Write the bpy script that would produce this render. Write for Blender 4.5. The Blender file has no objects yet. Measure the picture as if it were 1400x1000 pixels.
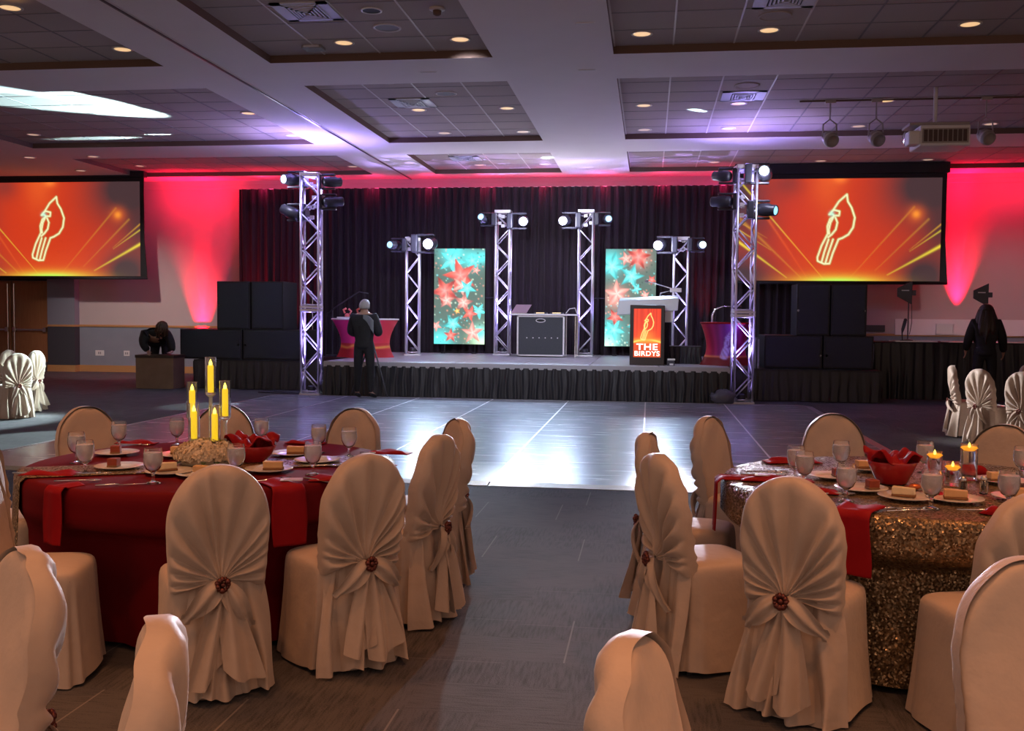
import bpy, bmesh, math, random
import numpy as np
from mathutils import Vector, Matrix
R = random.Random(7)
PI = math.pi
COL = bpy.context.scene.collection
SC = bpy.context.scene

# ------------------------------------------------------------------ materials
MATS = {}
def mat(name, color, rough=.6, metal=0., emit=None, es=0., trans=0., ior=1.45, sheen=0., alpha=1., coat=0.):
    if name in MATS: return MATS[name]
    m = bpy.data.materials.new(name); m.use_nodes = True
    b = m.node_tree.nodes['Principled BSDF']
    b.inputs['Base Color'].default_value = (*color, 1)
    b.inputs['Roughness'].default_value = rough
    b.inputs['Metallic'].default_value = metal
    b.inputs['Transmission Weight'].default_value = trans
    b.inputs['IOR'].default_value = ior
    b.inputs['Sheen Weight'].default_value = sheen
    b.inputs['Coat Weight'].default_value = coat
    if emit:
        b.inputs['Emission Color'].default_value = (*emit, 1)
        b.inputs['Emission Strength'].default_value = es
    MATS[name] = m
    return m
def nd(m, t, **kw):
    n = m.node_tree.nodes.new(t)
    for k, v in kw.items():
        if k in n.inputs: n.inputs[k].default_value = v
        else: setattr(n, k, v)
    return n
def ln(m, a, b): m.node_tree.links.new(a, b)
def bsdf(m): return m.node_tree.nodes['Principled BSDF']
def noisy(m, c1, c2, scale=8., detail=4., bump=0., bscale=None, stretch=(1,1,1), dist=.02):
    """procedural colour variation and bump on object coordinates"""
    tc = nd(m, 'ShaderNodeTexCoord'); mp = nd(m, 'ShaderNodeMapping'); mp.inputs['Scale'].default_value = stretch
    ln(m, tc.outputs['Object'], mp.inputs['Vector'])
    n = nd(m, 'ShaderNodeTexNoise', Scale=scale, Detail=detail); ln(m, mp.outputs[0], n.inputs['Vector'])
    r = nd(m, 'ShaderNodeMix', data_type='RGBA')
    r.inputs[6].default_value = (*c1, 1); r.inputs[7].default_value = (*c2, 1)
    ln(m, n.outputs['Fac'], r.inputs[0]); ln(m, r.outputs[2], bsdf(m).inputs['Base Color'])
    if bump:
        n2 = nd(m, 'ShaderNodeTexNoise', Scale=bscale or scale, Detail=3.); ln(m, mp.outputs[0], n2.inputs['Vector'])
        bp = nd(m, 'ShaderNodeBump', Strength=bump, Distance=dist); ln(m, n2.outputs['Fac'], bp.inputs['Height'])
        ln(m, bp.outputs[0], bsdf(m).inputs['Normal'])
    return m
M = {}
M['ivory'] = noisy(mat('ivory_satin', (.72,.66,.58), .62, sheen=.25), (.46,.36,.29), (.55,.44,.36), 5, 4, .55, 16, dist=.008)
M['sash'] = noisy(mat('ivory_organza', (.74,.68,.6), .5, sheen=.35), (.44,.34,.27), (.58,.46,.37), 7, 4, .5, 22, dist=.006)
M['brooch'] = mat('brooch_bronze', (.16,.05,.04), .3, .7)
M['redcloth'] = noisy(mat('red_tablecloth', (.33,.006,.012), .75, sheen=.1), (.10,.001,.004), (.15,.003,.007), 4, 4, .3, 160, dist=.002)
M['napkin'] = noisy(mat('red_napkin', (.55,.012,.02), .6, sheen=.2), (.24,.004,.008), (.32,.007,.012), 12, 3, .2, 60, dist=.003)
M['black'] = mat('black_matte', (.008,.008,.010), .55)
M['blackcloth'] = noisy(mat('black_cloth', (.012,.011,.014), .8), (.008,.007,.010), (.018,.016,.022), 4, 3)
M['skirt'] = mat('black_pleated_skirt', (.010,.011,.015), .38, sheen=.12)
M['velvet'] = mat('black_drape', (.018,.009,.014), .75, sheen=.12)
M['alu'] = mat('brushed_aluminium', (.72,.72,.76), .38, .75)
M['steel'] = mat('steel', (.6,.6,.6), .25, 1)
M['silver'] = mat('cutlery_steel', (.75,.75,.78), .18, 1)
M['glass'] = mat('clear_glass', (1,1,1), .02, trans=1., ior=1.45)
M['water'] = noisy(mat('iced_water', (.9,.93,1), .12, trans=.5, ior=1.3), (.96,.98,1), (1,1,1), 60, 3, .8, 60, dist=.006)
M['ice'] = mat('ice_cube', (.92,.95,1), .15, trans=.75, ior=1.3)
M['plate'] = mat('white_china', (.75,.73,.7), .2, coat=.4)
M['cake'] = noisy(mat('caramel_cake', (.6,.36,.16), .7), (.62,.36,.16), (.72,.48,.24), 40, 3)
M['cakepale'] = noisy(mat('vanilla_cake', (.75,.62,.38), .7), (.72,.58,.34), (.82,.70,.48), 40, 3)
M['cakered'] = noisy(mat('red_velvet_cake', (.24,.03,.02), .7), (.20,.03,.015), (.34,.07,.03), 40, 3)
M['crust'] = mat('crust', (.25,.12,.05), .8)
M['petal'] = noisy(mat('cream_petals', (.8,.66,.45), .7), (.80,.64,.42), (.92,.82,.64), 20, 3)
M['leafgreen'] = mat('leaf', (.03,.07,.02), .5)
M['acrylic'] = mat('clear_acrylic', (.95,.97,1), .06, trans=.6, ior=1.4)
M['candle'] = mat('ivory_led_candle', (.75,.55,.05), .5, emit=(.9,.60,.01), es=.8)
M['flame'] = mat('led_flame', (1,.85,.2), .5, emit=(1,.82,.10), es=3.)
M['floatcandle'] = mat('floating_candle_wax', (.85,.45,.05), .5, emit=(1,.36,.02), es=.8)
M['wood'] = noisy(mat('brown_wood', (.3,.14,.05), .45), (.22,.085,.03), (.36,.16,.06), 3, 6, 0, stretch=(14,14,1.2))
M['woodtrim'] = noisy(mat('oak_trim', (.45,.24,.09), .45), (.40,.20,.07), (.52,.28,.11), 4, 5, stretch=(1,10,10))
M['frame_dark'] = mat('dark_frame', (.012,.012,.014), .5)
M['box'] = noisy(mat('brown_crate', (.2,.12,.07), .8), (.17,.10,.055), (.26,.16,.10), 5, 5)
M['wall_up'] = noisy(mat('wall_paint_beige', (.50,.43,.41), .85), (.48,.41,.39), (.53,.46,.44), 1.5, 3)
M['wall_low'] = noisy(mat('wainscot_grey', (.23,.25,.29), .8), (.21,.23,.27), (.26,.28,.32), 3, 3)
M['pillar'] = mat('pillar_grey', (.21,.22,.26), .8)
M['pillar_low'] = mat('pillar_charcoal', (.045,.045,.055), .8)
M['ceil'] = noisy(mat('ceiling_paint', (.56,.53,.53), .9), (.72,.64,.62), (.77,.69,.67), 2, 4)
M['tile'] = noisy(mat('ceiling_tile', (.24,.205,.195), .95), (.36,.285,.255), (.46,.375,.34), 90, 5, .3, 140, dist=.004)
M['tbar'] = mat('ceiling_grid_bar', (.62,.56,.52), .5)
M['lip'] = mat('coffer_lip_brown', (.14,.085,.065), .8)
M['track'] = mat('partition_track', (.06,.05,.055), .4, .4)
M['trimring'] = mat('downlight_ring', (.55,.5,.46), .5)
M['lampwarm'] = mat('downlight_lamp', (.8,.6,.35), .5, emit=(1,.62,.30), es=.75)
M['lampdim'] = mat('downlight_lamp_dim', (.7,.55,.45), .5, emit=(1,.66,.48), es=.42)
M['speakergrille'] = mat('grey_grille', (.25,.25,.26), .7)
M['vent'] = mat('vent_white', (.55,.56,.6), .5)
M['ventdark'] = mat('vent_dark', (.02,.02,.025), .7)
M['white'] = mat('white_plastic', (.7,.69,.68), .45)
M['greycan'] = mat('grey_lamp_can', (.33,.30,.28), .45)
M['deck'] = noisy(mat('stage_deck_grey', (.34,.35,.38), .42), (.30,.31,.34), (.40,.41,.44), 3, 5, .1, 60, dist=.002)
M['deckedge'] = mat('stage_deck_edge', (.35,.35,.38), .4, .5)
M['panel_line'] = mat('dance_floor_seam', (.62,.62,.66), .35, .5)
M['ramp'] = noisy(mat('dance_floor_ramp', (.36,.27,.17), .4, .5), (.32,.24,.15), (.40,.31,.20), 3, 3)
M['rampwhite'] = mat('dance_floor_ramp_silver', (.55,.55,.6), .3, .7)
M['speaker'] = noisy(mat('speaker_black', (.016,.019,.026), .65), (.020,.024,.032), (.032,.037,.048), 60, 2)
M['speakeredge'] = mat('speaker_cabinet', (.010,.011,.014), .5)
M['bodyblack'] = mat('moving_head_black', (.04,.04,.055), .35)
M['caselid'] = noisy(mat('charcoal_case', (.045,.05,.06), .55), (.04,.045,.052), (.06,.065,.075), 30, 2)
M['laptop'] = mat('laptop_pink_silver', (.6,.42,.50), .35, .4)
M['podium'] = mat('podium_silver', (.62,.68,.74), .3, .35)
M['skin'] = mat('skin', (.42,.24,.17), .55)
M['suit'] = noisy(mat('black_suit', (.010,.010,.012), .75), (.008,.008,.010), (.014,.014,.016), 20, 2)
M['shoulderlight'] = mat('shoulder_light_grey', (.16,.18,.20), .5)
M['greyhair'] = noisy(mat('grey_hair', (.35,.34,.32), .6), (.22,.21,.2), (.5,.49,.46), 60, 3, stretch=(1,1,.2))
M['darkhair'] = noisy(mat('dark_hair', (.02,.012,.01), .45), (.012,.008,.006), (.05,.025,.018), 50, 3, stretch=(1,1,.15))
M['brownhair'] = noisy(mat('brown_hair', (.06,.03,.015), .5), (.02,.010,.006), (.12,.06,.03), 40, 3, stretch=(1,1,.2))

def bricky_carpet():
    m = mat('carpet_plank_tiles', (.03,.028,.03), .95)
    tc = nd(m, 'ShaderNodeTexCoord')
    br = nd(m, 'ShaderNodeTexBrick', Scale=1., **{'Mortar Size': .004, 'Brick Width': .62, 'Row Height': .31, 'Mortar Smooth': .3})
    br.offset = .5
    br.inputs['Color1'].default_value = (.0,.0,.0,1); br.inputs['Color2'].default_value = (1,1,1,1); br.inputs['Mortar'].default_value = (.5,.5,.5,1)
    ln(m, tc.outputs['Object'], br.inputs['Vector'])
    wx = nd(m, 'ShaderNodeTexNoise', Scale=1., Detail=2.); wy = nd(m, 'ShaderNodeTexNoise', Scale=1., Detail=2.)
    for w, sc_ in ((wx, (7, 75, 1)), (wy, (75, 7, 1))):
        mq = nd(m, 'ShaderNodeMapping'); mq.inputs['Scale'].default_value = sc_; ln(m, tc.outputs['Object'], mq.inputs[0]); ln(m, mq.outputs[0], w.inputs['Vector'])
    th = nd(m, 'ShaderNodeMath', operation='GREATER_THAN'); th.inputs[1].default_value = .45
    ln(m, br.outputs['Color'], th.inputs[0])
    mx = nd(m, 'ShaderNodeMix', data_type='FLOAT'); ln(m, th.outputs[0], mx.inputs[0]); ln(m, wy.outputs['Fac'], mx.inputs[2]); ln(m, wx.outputs['Fac'], mx.inputs[3])
    n = nd(m, 'ShaderNodeTexNoise', Scale=170., Detail=2.); ln(m, tc.outputs['Object'], n.inputs['Vector'])
    nb = nd(m, 'ShaderNodeTexNoise', Scale=3.5, Detail=3.); ln(m, tc.outputs['Object'], nb.inputs['Vector'])
    a = nd(m, 'ShaderNodeMath', operation='MULTIPLY_ADD'); a.inputs[1].default_value = .75; ln(m, mx.outputs[0], a.inputs[0]); 
    s = nd(m, 'ShaderNodeMath', operation='MULTIPLY'); s.inputs[1].default_value = .7; ln(m, n.outputs['Fac'], s.inputs[0]); ln(m, s.outputs[0], a.inputs[2])
    a2 = nd(m, 'ShaderNodeMath', operation='MULTIPLY_ADD'); a2.inputs[1].default_value = .35; ln(m, nb.outputs['Fac'], a2.inputs[0]); ln(m, a.outputs[0], a2.inputs[2])
    a3 = nd(m, 'ShaderNodeMath', operation='MULTIPLY_ADD'); a3.inputs[1].default_value = .10; ln(m, br.outputs['Color'], a3.inputs[0]); ln(m, a2.outputs[0], a3.inputs[2])
    cr = nd(m, 'ShaderNodeValToRGB'); ln(m, a3.outputs[0], cr.inputs[0])
    cr.color_ramp.elements[0].position = .55; cr.color_ramp.elements[0].color = (.006,.006,.007,1)
    cr.color_ramp.elements[1].position = 1.0; cr.color_ramp.elements[1].color = (.085,.080,.085,1)
    # pale accent lines, some of the plank joints along the depth
    def M_(op, a_, b_=None, c_=None):
        q = nd(m, 'ShaderNodeMath', operation=op)
        for k_, v_ in enumerate((a_, b_, c_)):
            if v_ is None: continue
            if isinstance(v_, (int, float)): q.inputs[k_].default_value = v_
            else: ln(m, v_, q.inputs[k_])
        return q.outputs[0]
    sp = nd(m, 'ShaderNodeSeparateXYZ'); ln(m, tc.outputs['Object'], sp.inputs[0])
    def lines(p_, q_, keep, w_):
        row = M_('FLOOR', M_('MULTIPLY', q_, 1/.62)); wn = nd(m, 'ShaderNodeTexWhiteNoise', noise_dimensions='1D'); ln(m, row, wn.inputs['W'])
        xx = M_('ADD', M_('MULTIPLY', p_, 1/.62), wn.outputs['Value']); cell = M_('FLOOR', xx); fr = M_('FRACT', xx)
        cb = nd(m, 'ShaderNodeCombineXYZ'); ln(m, cell, cb.inputs[0]); ln(m, row, cb.inputs[1]); w2 = nd(m, 'ShaderNodeTexWhiteNoise', noise_dimensions='2D'); ln(m, cb.outputs[0], w2.inputs['Vector'])
        return M_('MULTIPLY', M_('LESS_THAN', fr, w_), M_('GREATER_THAN', w2.outputs['Value'], keep))
    f = nd(m, 'ShaderNodeMath', operation='MAXIMUM'); ln(m, M_('MULTIPLY', lines(sp.outputs[0], sp.outputs[1], .45, .013), .8), f.inputs[0]); ln(m, M_('MULTIPLY', lines(sp.outputs[1], sp.outputs[0], .6, .012), .35), f.inputs[1])
    mm = nd(m, 'ShaderNodeMix', data_type='RGBA'); mm.inputs[7].default_value = (.20,.18,.18,1)
    ln(m, f.outputs[0], mm.inputs[0]); ln(m, cr.outputs[0], mm.inputs[6]); ln(m, mm.outputs[2], bsdf(m).inputs['Base Color'])
    bp = nd(m, 'ShaderNodeBump', Strength=.5, Distance=.004); ln(m, a.outputs[0], bp.inputs['Height']); ln(m, bp.outputs[0], bsdf(m).inputs['Normal'])
    return m
M['carpet'] = bricky_carpet()
def dance():
    m = mat('black_gloss_dance_panel', (.02,.02,.026), .25)
    tc = nd(m, 'ShaderNodeTexCoord'); mp = nd(m, 'ShaderNodeMapping'); mp.inputs['Scale'].default_value = (1,8,1); ln(m, tc.outputs['Object'], mp.inputs[0])
    n = nd(m, 'ShaderNodeTexNoise', Scale=1.4, Detail=5.); ln(m, mp.outputs[0], n.inputs['Vector'])
    cr = nd(m, 'ShaderNodeMapRange'); cr.inputs[3].default_value = .17; cr.inputs[4].default_value = .34; ln(m, n.outputs['Fac'], cr.inputs[0]); ln(m, cr.outputs[0], bsdf(m).inputs['Roughness'])
    r = nd(m, 'ShaderNodeMix', data_type='RGBA'); r.inputs[6].default_value = (.24,.26,.30,1); r.inputs[7].default_value = (.33,.35,.40,1)
    ln(m, n.outputs['Fac'], r.inputs[0]); ln(m, r.outputs[2], bsdf(m).inputs['Base Color'])
    return m
M['dance'] = dance()
def sequin():
    m = mat('gold_sequins', (.3,.2,.1), .35, .6)
    tc = nd(m, 'ShaderNodeTexCoord')
    v = nd(m, 'ShaderNodeTexVoronoi', Scale=130.); ln(m, tc.outputs['Object'], v.inputs['Vector'])
    cr = nd(m, 'ShaderNodeValToRGB'); ln(m, v.outputs['Color'], cr.inputs[0])
    e = cr.color_ramp.elements; e[0].position = .2; e[0].color = (.10,.065,.035,1); e[1].position = .8; e[1].color = (.38,.27,.15,1)
    x = e.new(.93); x.color = (.85,.68,.42,1)
    ln(m, cr.outputs[0], bsdf(m).inputs['Base Color'])
    # every sequin tilts its own way
    vm = nd(m, 'ShaderNodeVectorMath', operation='SUBTRACT'); vm.inputs[1].default_value = (.5,.5,.5); ln(m, v.outputs['Color'], vm.inputs[0])
    vs = nd(m, 'ShaderNodeVectorMath', operation='SCALE'); vs.inputs['Scale'].default_value = .9; ln(m, vm.outputs[0], vs.inputs[0])
    g = nd(m, 'ShaderNodeNewGeometry'); va = nd(m, 'ShaderNodeVectorMath', operation='ADD'); ln(m, g.outputs['Normal'], va.inputs[0]); ln(m, vs.outputs[0], va.inputs[1])
    vn = nd(m, 'ShaderNodeVectorMath', operation='NORMALIZE'); ln(m, va.outputs[0], vn.inputs[0]); ln(m, vn.outputs[0], bsdf(m).inputs['Normal'])
    return m
M['sequin'] = sequin()
def vcol_mat(name, es, rough=.6):
    m = mat(name, (.02,.02,.02), rough)
    a = nd(m, 'ShaderNodeVertexColor'); a.layer_name = 'Col'
    if es > 0:
        ln(m, a.outputs[0], bsdf(m).inputs['Emission Color']); bsdf(m).inputs['Emission Strength'].default_value = es
    else: ln(m, a.outputs[0], bsdf(m).inputs['Base Color'])
    return m
M['projected'] = vcol_mat('projected_image', .95)
M['led'] = vcol_mat('led_wall_image', 1.5)
M['sign'] = vcol_mat('lit_sign_image', 1.1)
M['spandex'] = vcol_mat('printed_spandex', 0)
M['letters'] = mat('lit_white_letters', (.9,.85,.75), .5, emit=(1,.92,.78), es=1.3)
def lens_mat(name, col, es): return mat(name, (.8,.85,.9), .2, emit=col, es=es)
M['lens_hot'] = lens_mat('lens_blazing', (.92,.97,1), 60)
M['lens_bright'] = lens_mat('lens_bright', (.70,1,.95), 3)
M['lens_dim'] = lens_mat('lens_dim', (.30,.70,1), 1.3)
M['lens_off'] = mat('lens_glass', (.1,.12,.2), .1)

# ------------------------------------------------------------------ mesh helpers
def hold(prof, d=.0012):
    out = []
    for i, p in enumerate(prof):
        out.append(p)
        if i + 1 < len(prof):
            q = prof[i + 1]; L_ = math.hypot(q[0] - p[0], q[1] - p[1])
            if L_ > d*3.2:
                for f_ in (d/L_, 1 - d/L_): out.append((p[0] + (q[0] - p[0])*f_, p[1] + (q[1] - p[1])*f_))
    return out
class MB:
    def __init__(s): s.v = []; s.f = []; s.mi = []; s.cur = 0
    def add(s, vs, fs, mi=None):
        o = len(s.v); s.v += [tuple(p) for p in vs]; s.f += [tuple(i + o for i in f) for f in fs]
        s.mi += [s.cur if mi is None else mi] * len(fs); return s
    def box(s, x0, x1, y0, y1, z0, z1, mi=None, M4=None):
        vs = [Vector((x, y, z)) for z in (z0, z1) for y in (y0, y1) for x in (x0, x1)]
        if M4: vs = [M4 @ v for v in vs]
        return s.add(vs, [(0,2,3,1),(4,5,7,6),(0,1,5,4),(2,6,7,3),(0,4,6,2),(1,3,7,5)], mi)
    def tube(s, pts, r, n=8, mi=None, cap=True):
        pts = [Vector(p) for p in pts]; rs = r if isinstance(r, (list, tuple)) else [r] * len(pts)
        rings = []; prev = None
        for i, p in enumerate(pts):
            d = (pts[min(i + 1, len(pts) - 1)] - pts[max(i - 1, 0)]).normalized()
            if prev is None:
                a = d.orthogonal().normalized()
            else:
                a = (prev - d * prev.dot(d)).normalized()
            prev = a; b = d.cross(a)
            rings.append([p + (a * math.cos(2*PI*k/n) + b * math.sin(2*PI*k/n)) * rs[i] for k in range(n)])
        vs = [q for g in rings for q in g]; fs = []
        for i in range(len(rings) - 1):
            for k in range(n):
                fs.append((i*n + k, i*n + (k+1) % n, (i+1)*n + (k+1) % n, (i+1)*n + k))
        if cap: fs += [tuple(range(n))[::-1], tuple((len(rings)-1)*n + k for k in range(n))]
        return s.add(vs, fs, mi)
    def lathe(s, prof, n=24, c=(0,0,0), mi=None, M4=None, cap=True):
        vs = []; fs = []
        for r, z in prof:
            for k in range(n): 
                v = Vector((r * math.cos(2*PI*k/n), r * math.sin(2*PI*k/n), z))
                vs.append((M4 @ v if M4 else v) + Vector(c))
        for i in range(len(prof) - 1):
            for k in range(n):
                fs.append((i*n + k, i*n + (k+1) % n, (i+1)*n + (k+1) % n, (i+1)*n + k))
        if cap:
            if prof[0][0] > 1e-4: fs.append(tuple(range(n))[::-1])
            if prof[-1][0] > 1e-4: fs.append(tuple((len(prof)-1)*n + k for k in range(n)))
        return s.add(vs, fs, mi)
    def grid(s, fn, nu, nv, mi=None, closeu=False):
        vs = [fn(i / nu, j / nv) for j in range(nv + 1) for i in range(nu if closeu else nu + 1)]
        w = nu if closeu else nu + 1
        fs = [(j*w + i, j*w + (i+1) % w, (j+1)*w + (i+1) % w, (j+1)*w + i) for j in range(nv) for i in range(nu)]
        return s.add(vs, fs, mi)
    def ball(s, c, r, n=10, m=6, mi=None, sc=(1,1,1)):
        return s.grid(lambda u, v: (c[0] + sc[0]*r*math.sin(PI*v)*math.cos(2*PI*u), c[1] + sc[1]*r*math.sin(PI*v)*math.sin(2*PI*u), c[2] - sc[2]*r*math.cos(PI*v)), n, m, mi, True)
    def build(s, name, mats, parent=None, smooth=False, loc=None, bevel=0, subsurf=0, solid=0, weld=True, kind=None, label=None):
        me = bpy.data.meshes.new(name); me.from_pydata(s.v, [], s.f)
        ms = mats if isinstance(mats, (list, tuple)) else [mats]
        for x in ms: me.materials.append(x)
        me.polygons.foreach_set('material_index', s.mi)
        if weld:
            bm = bmesh.new(); bm.from_mesh(me); bmesh.ops.remove_doubles(bm, verts=bm.verts, dist=1e-5); bmesh.ops.recalc_face_normals(bm, faces=bm.faces) if not getattr(s, 'keepn', False) else None
            bm.to_mesh(me); bm.free()
        if smooth: me.polygons.foreach_set('use_smooth', [True] * len(me.polygons))
        me.update()
        o = bpy.data.objects.new(name, me); COL.objects.link(o)
        if parent: o.parent = parent
        if loc is not None: o.location = loc
        if bevel: b = o.modifiers.new('b', 'BEVEL'); b.width = bevel; b.segments = 2; b.limit_method = 'ANGLE'
        if solid: b = o.modifiers.new('s', 'SOLIDIFY'); b.thickness = solid
        if subsurf: b = o.modifiers.new('ss', 'SUBSURF'); b.levels = b.render_levels = subsurf
        if kind: o['kind'] = kind
        if label: o['label'] = label
        return o
def tag(o, label, cat, group=None, kind=None):
    o['label'] = label; o['category'] = cat
    if group: o['group'] = group
    if kind: o['kind'] = kind
    return o
def thing(name, label, cat, loc=(0,0,0), rz=0, group=None):
    o = bpy.data.objects.new(name, None); COL.objects.link(o); o.location = loc; o.rotation_euler = (0,0,rz)
    o.empty_display_size = .1
    return tag(o, label, cat, group)
def struct(o, label=None):
    o['kind'] = 'structure'
    if label: o['label'] = label
    return o
def copy_tree(o, parent=None):
    c = o.copy(); COL.objects.link(c)
    if parent: c.parent = parent
    for ch in [x for x in bpy.data.objects if x.parent == o]: copy_tree(ch, c)
    return c
def light(name, kind, loc, energy, color, target=None, size=.1, angle=45, blend=.3, parent=None):
    d = bpy.data.lights.new(name, kind); d.energy = energy; d.color = color
    if kind == 'SPOT': d.spot_size = math.radians(angle); d.spot_blend = blend; d.shadow_soft_size = size
    elif kind == 'POINT': d.shadow_soft_size = size
    elif kind == 'AREA': d.size = size
    o = bpy.data.objects.new(name, d); COL.objects.link(o); o.location = loc
    if target is not None:
        o.rotation_euler = (Vector(target) - Vector(loc)).to_track_quat('-Z', 'Y').to_euler()
    return o
def mstack(*a):
    m = Matrix.Identity(4)
    for x in a: m = m @ x
    return m

# ------------------------------------------------------------------ room shell
CEIL = 4.9; WALL_Y = 24.0
fl = MB().box(-20, 13, -1, WALL_Y, -.1, 0).build('floor', M['carpet']); struct(fl, 'dark carpet of plank tiles')
wy = WALL_Y
wl = MB()
wl.box(-20, 13, wy, wy + .2, 1.2, CEIL + .3, 0).box(-20, 13, wy, wy + .2, 0, 1.2, 1)
struct(wl.build('wall_back', [M['wall_up'], M['wall_low']]), 'beige wall over a grey wainscot')
struct(MB().box(-20.2, -20, 8, wy, 0, CEIL + .3).build('wall_left', M['wall_up']))
struct(MB().box(13, 13.2, 8, wy, 0, CEIL + .3).build('wall_right', M['wall_up']))
struct(MB().box(-14.74, 13, wy - .03, wy, 1.17, 1.225).build('trim_1', M['woodtrim'], bevel=.006), 'wooden chair rail')
struct(MB().box(-20, 13, wy - .05, wy, 4.70, 4.80).box(-20, 13, wy - .08, wy, 4.80, 4.90).build('trim_2', M['wall_up']), 'moulding under the ceiling')
struct(MB().box(-14.74, 13, wy - .025, wy, 0, .17).build('baseboard_back', M['woodtrim']))
pil = MB().box(-15.5, -14.74, wy - .22, wy, 1.2, CEIL, 0).box(-15.5, -14.74, wy - .22, wy, .16, 1.2, 1).box(-15.51, -14.73, wy - .24, wy, 0, .17, 2).box(-15.51, -14.73, wy - .235, wy, 1.17, 1.22, 2)
struct(pil.build('trim_3', [M['pillar'], M['pillar_low'], M['woodtrim']]), 'grey pilaster beside the wooden doors')
# double door
dr = struct(MB().box(-17.76, -15.5, wy - .05, wy, 2.36, 2.46).box(-17.82, -17.72, wy - .05, wy, 0, 2.46).box(-15.56, -15.5, wy - .05, wy, 0, 2.46).build('door_1', M['frame_dark']), 'double wooden doors with steel crash bars')
for s, (a, b) in enumerate([(-17.72, -16.64), (-16.60, -15.56)]):
    lf = MB().box(a, b, wy - .06, wy - .01, .03, 2.35).build('door_leaf', M['wood'], dr, bevel=.004)
    lf['label'] = 'wooden door leaf'
    MB().box(a, b, wy - .065, wy - .05, .03, .24).build('kick_plate', M['steel'], lf, label='steel kick plate')
    bar = MB().box(a + .06, b - .06, wy - .13, wy - .095, 1.05, 1.10)
    for q in (a + .05, b - .13): bar.box(q, q + .08, wy - .14, wy - .06, 1.02, 1.14)
    bar.build('crash_bar', M['steel'], lf, bevel=.004, label='steel crash bar')
    xx = b - .09 if s == 0 else a + .05
    MB().tube([(xx + .02, wy - .085, .10), (xx + .02, wy - .085, 2.28)], .016, 8).build('vertical_rod', M['steel'], lf, label='steel rod')

# ceiling with coffers -------------------------------------------------
XB = [(-12.6, -6.6), (-5.08, -2.07), (-.51, 10.0)]
YB = [(8.0, 12.82), (14.12, 18.92), (20.3, 23.1)]
LIP = .10
cm = MB()
xs = [-20.2, -12.6, -6.6, -5.08, -2.07, -.51, 10.0, 13.2]; ys = [-1, 8.0, 12.82, 14.12, 18.92, 20.3, 23.1, 24.2]
for i in range(len(xs) - 1):
    for j in range(len(ys) - 1):
        if any(abs(xs[i] - a) < 1e-6 for a, b in XB) and any(abs(ys[j] - a) < 1e-6 for a, b in YB): continue
        cm.add([(xs[i], ys[j], CEIL), (xs[i+1], ys[j], CEIL), (xs[i+1], ys[j+1], CEIL), (xs[i], ys[j+1], CEIL)], [(0,3,2,1)], 0)
for a, b in XB:
    for c, d in YB:
        z1 = CEIL + LIP
        for (p, q) in (((a, c), (b, c)), ((b, c), (b, d)), ((b, d), (a, d)), ((a, d), (a, c))):
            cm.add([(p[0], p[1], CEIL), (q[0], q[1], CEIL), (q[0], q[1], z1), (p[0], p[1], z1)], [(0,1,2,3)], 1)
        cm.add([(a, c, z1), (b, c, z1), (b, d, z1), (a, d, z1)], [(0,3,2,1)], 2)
cm.keepn = True
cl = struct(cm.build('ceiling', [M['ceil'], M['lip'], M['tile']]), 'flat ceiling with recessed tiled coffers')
for a, b in XB:
    for c, d in YB:
        g = MB(); z = CEIL + LIP
        nx = round((b - a) / .755); ny = round((d - c) / .69)
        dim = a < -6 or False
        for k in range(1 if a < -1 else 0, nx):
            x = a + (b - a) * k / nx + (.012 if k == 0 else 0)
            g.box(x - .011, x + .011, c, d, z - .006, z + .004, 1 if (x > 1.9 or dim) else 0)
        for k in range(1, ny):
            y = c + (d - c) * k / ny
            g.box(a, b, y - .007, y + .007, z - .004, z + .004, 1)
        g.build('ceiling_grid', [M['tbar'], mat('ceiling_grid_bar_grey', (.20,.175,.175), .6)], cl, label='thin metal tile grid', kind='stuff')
MB().box(-5.875, -5.845, -1, 23.9, CEIL - .02, CEIL + .01, 0).box(-5.90, -5.875, -1, 23.9, CEIL - .008, CEIL + .01, 1).box(-5.845, -5.82, -1, 23.9, CEIL - .008, CEIL + .01, 1).build('partition_track', [M['track'], M['tbar']], cl, label='dark partition track along the ceiling')
struct(cl)

# downlights
DL = {}
def downlight(x, y, z, col, label, dim):
    t = thing('ceiling_downlight', label, 'ceiling light', (x, y, z), 0, 'round recessed ceiling lights')
    MB().lathe([(.135, 0), (.135, -.008), (.108, -.010), (.105, 0)], 28, cap=False).build('trim_ring', M['trimring'], t, True)
    MB().lathe([(.106, -.001), (.106, -.004), (.0, -.004)], 24).build('lamp', M['lampdim' if dim else 'lampwarm'], t, False)
    return t
colX = {-6.9: 'over the aisle left of the track', -3.9: 'in the left coffer, first column', -2.4: 'in the left coffer, second column', -.15: 'in the right coffer, first column', 1.36: 'in the right coffer, second column', 3.64: 'in the right coffer, third column', 5.87: 'in the right coffer, fourth column'}
rowY = {12.3: 'row nearest the camera', 14.4: 'second row', 16.4: 'third row', 18.5: 'fourth row', 20.5: 'fifth row', 22.45: 'row nearest the stage wall'}
skip = {(-.15, 20.5), (-.15, 22.45), (5.87, 12.3), (5.87, 14.4)}
for x in colX:
    for y in rowY:
        if (x, y) in skip: continue
        inc = any(a < x < b for a, b in XB) and any(a < y < b for a, b in YB)
        dim = y > 17
        downlight(x, y, CEIL + (LIP if inc else 0), None, f'round downlight {colX[x]}, {rowY[y]}', dim)
downlight(-7.04, 10.2, CEIL + 0*LIP, None, 'round warm downlight in the top left corner of the ceiling', False)
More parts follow.
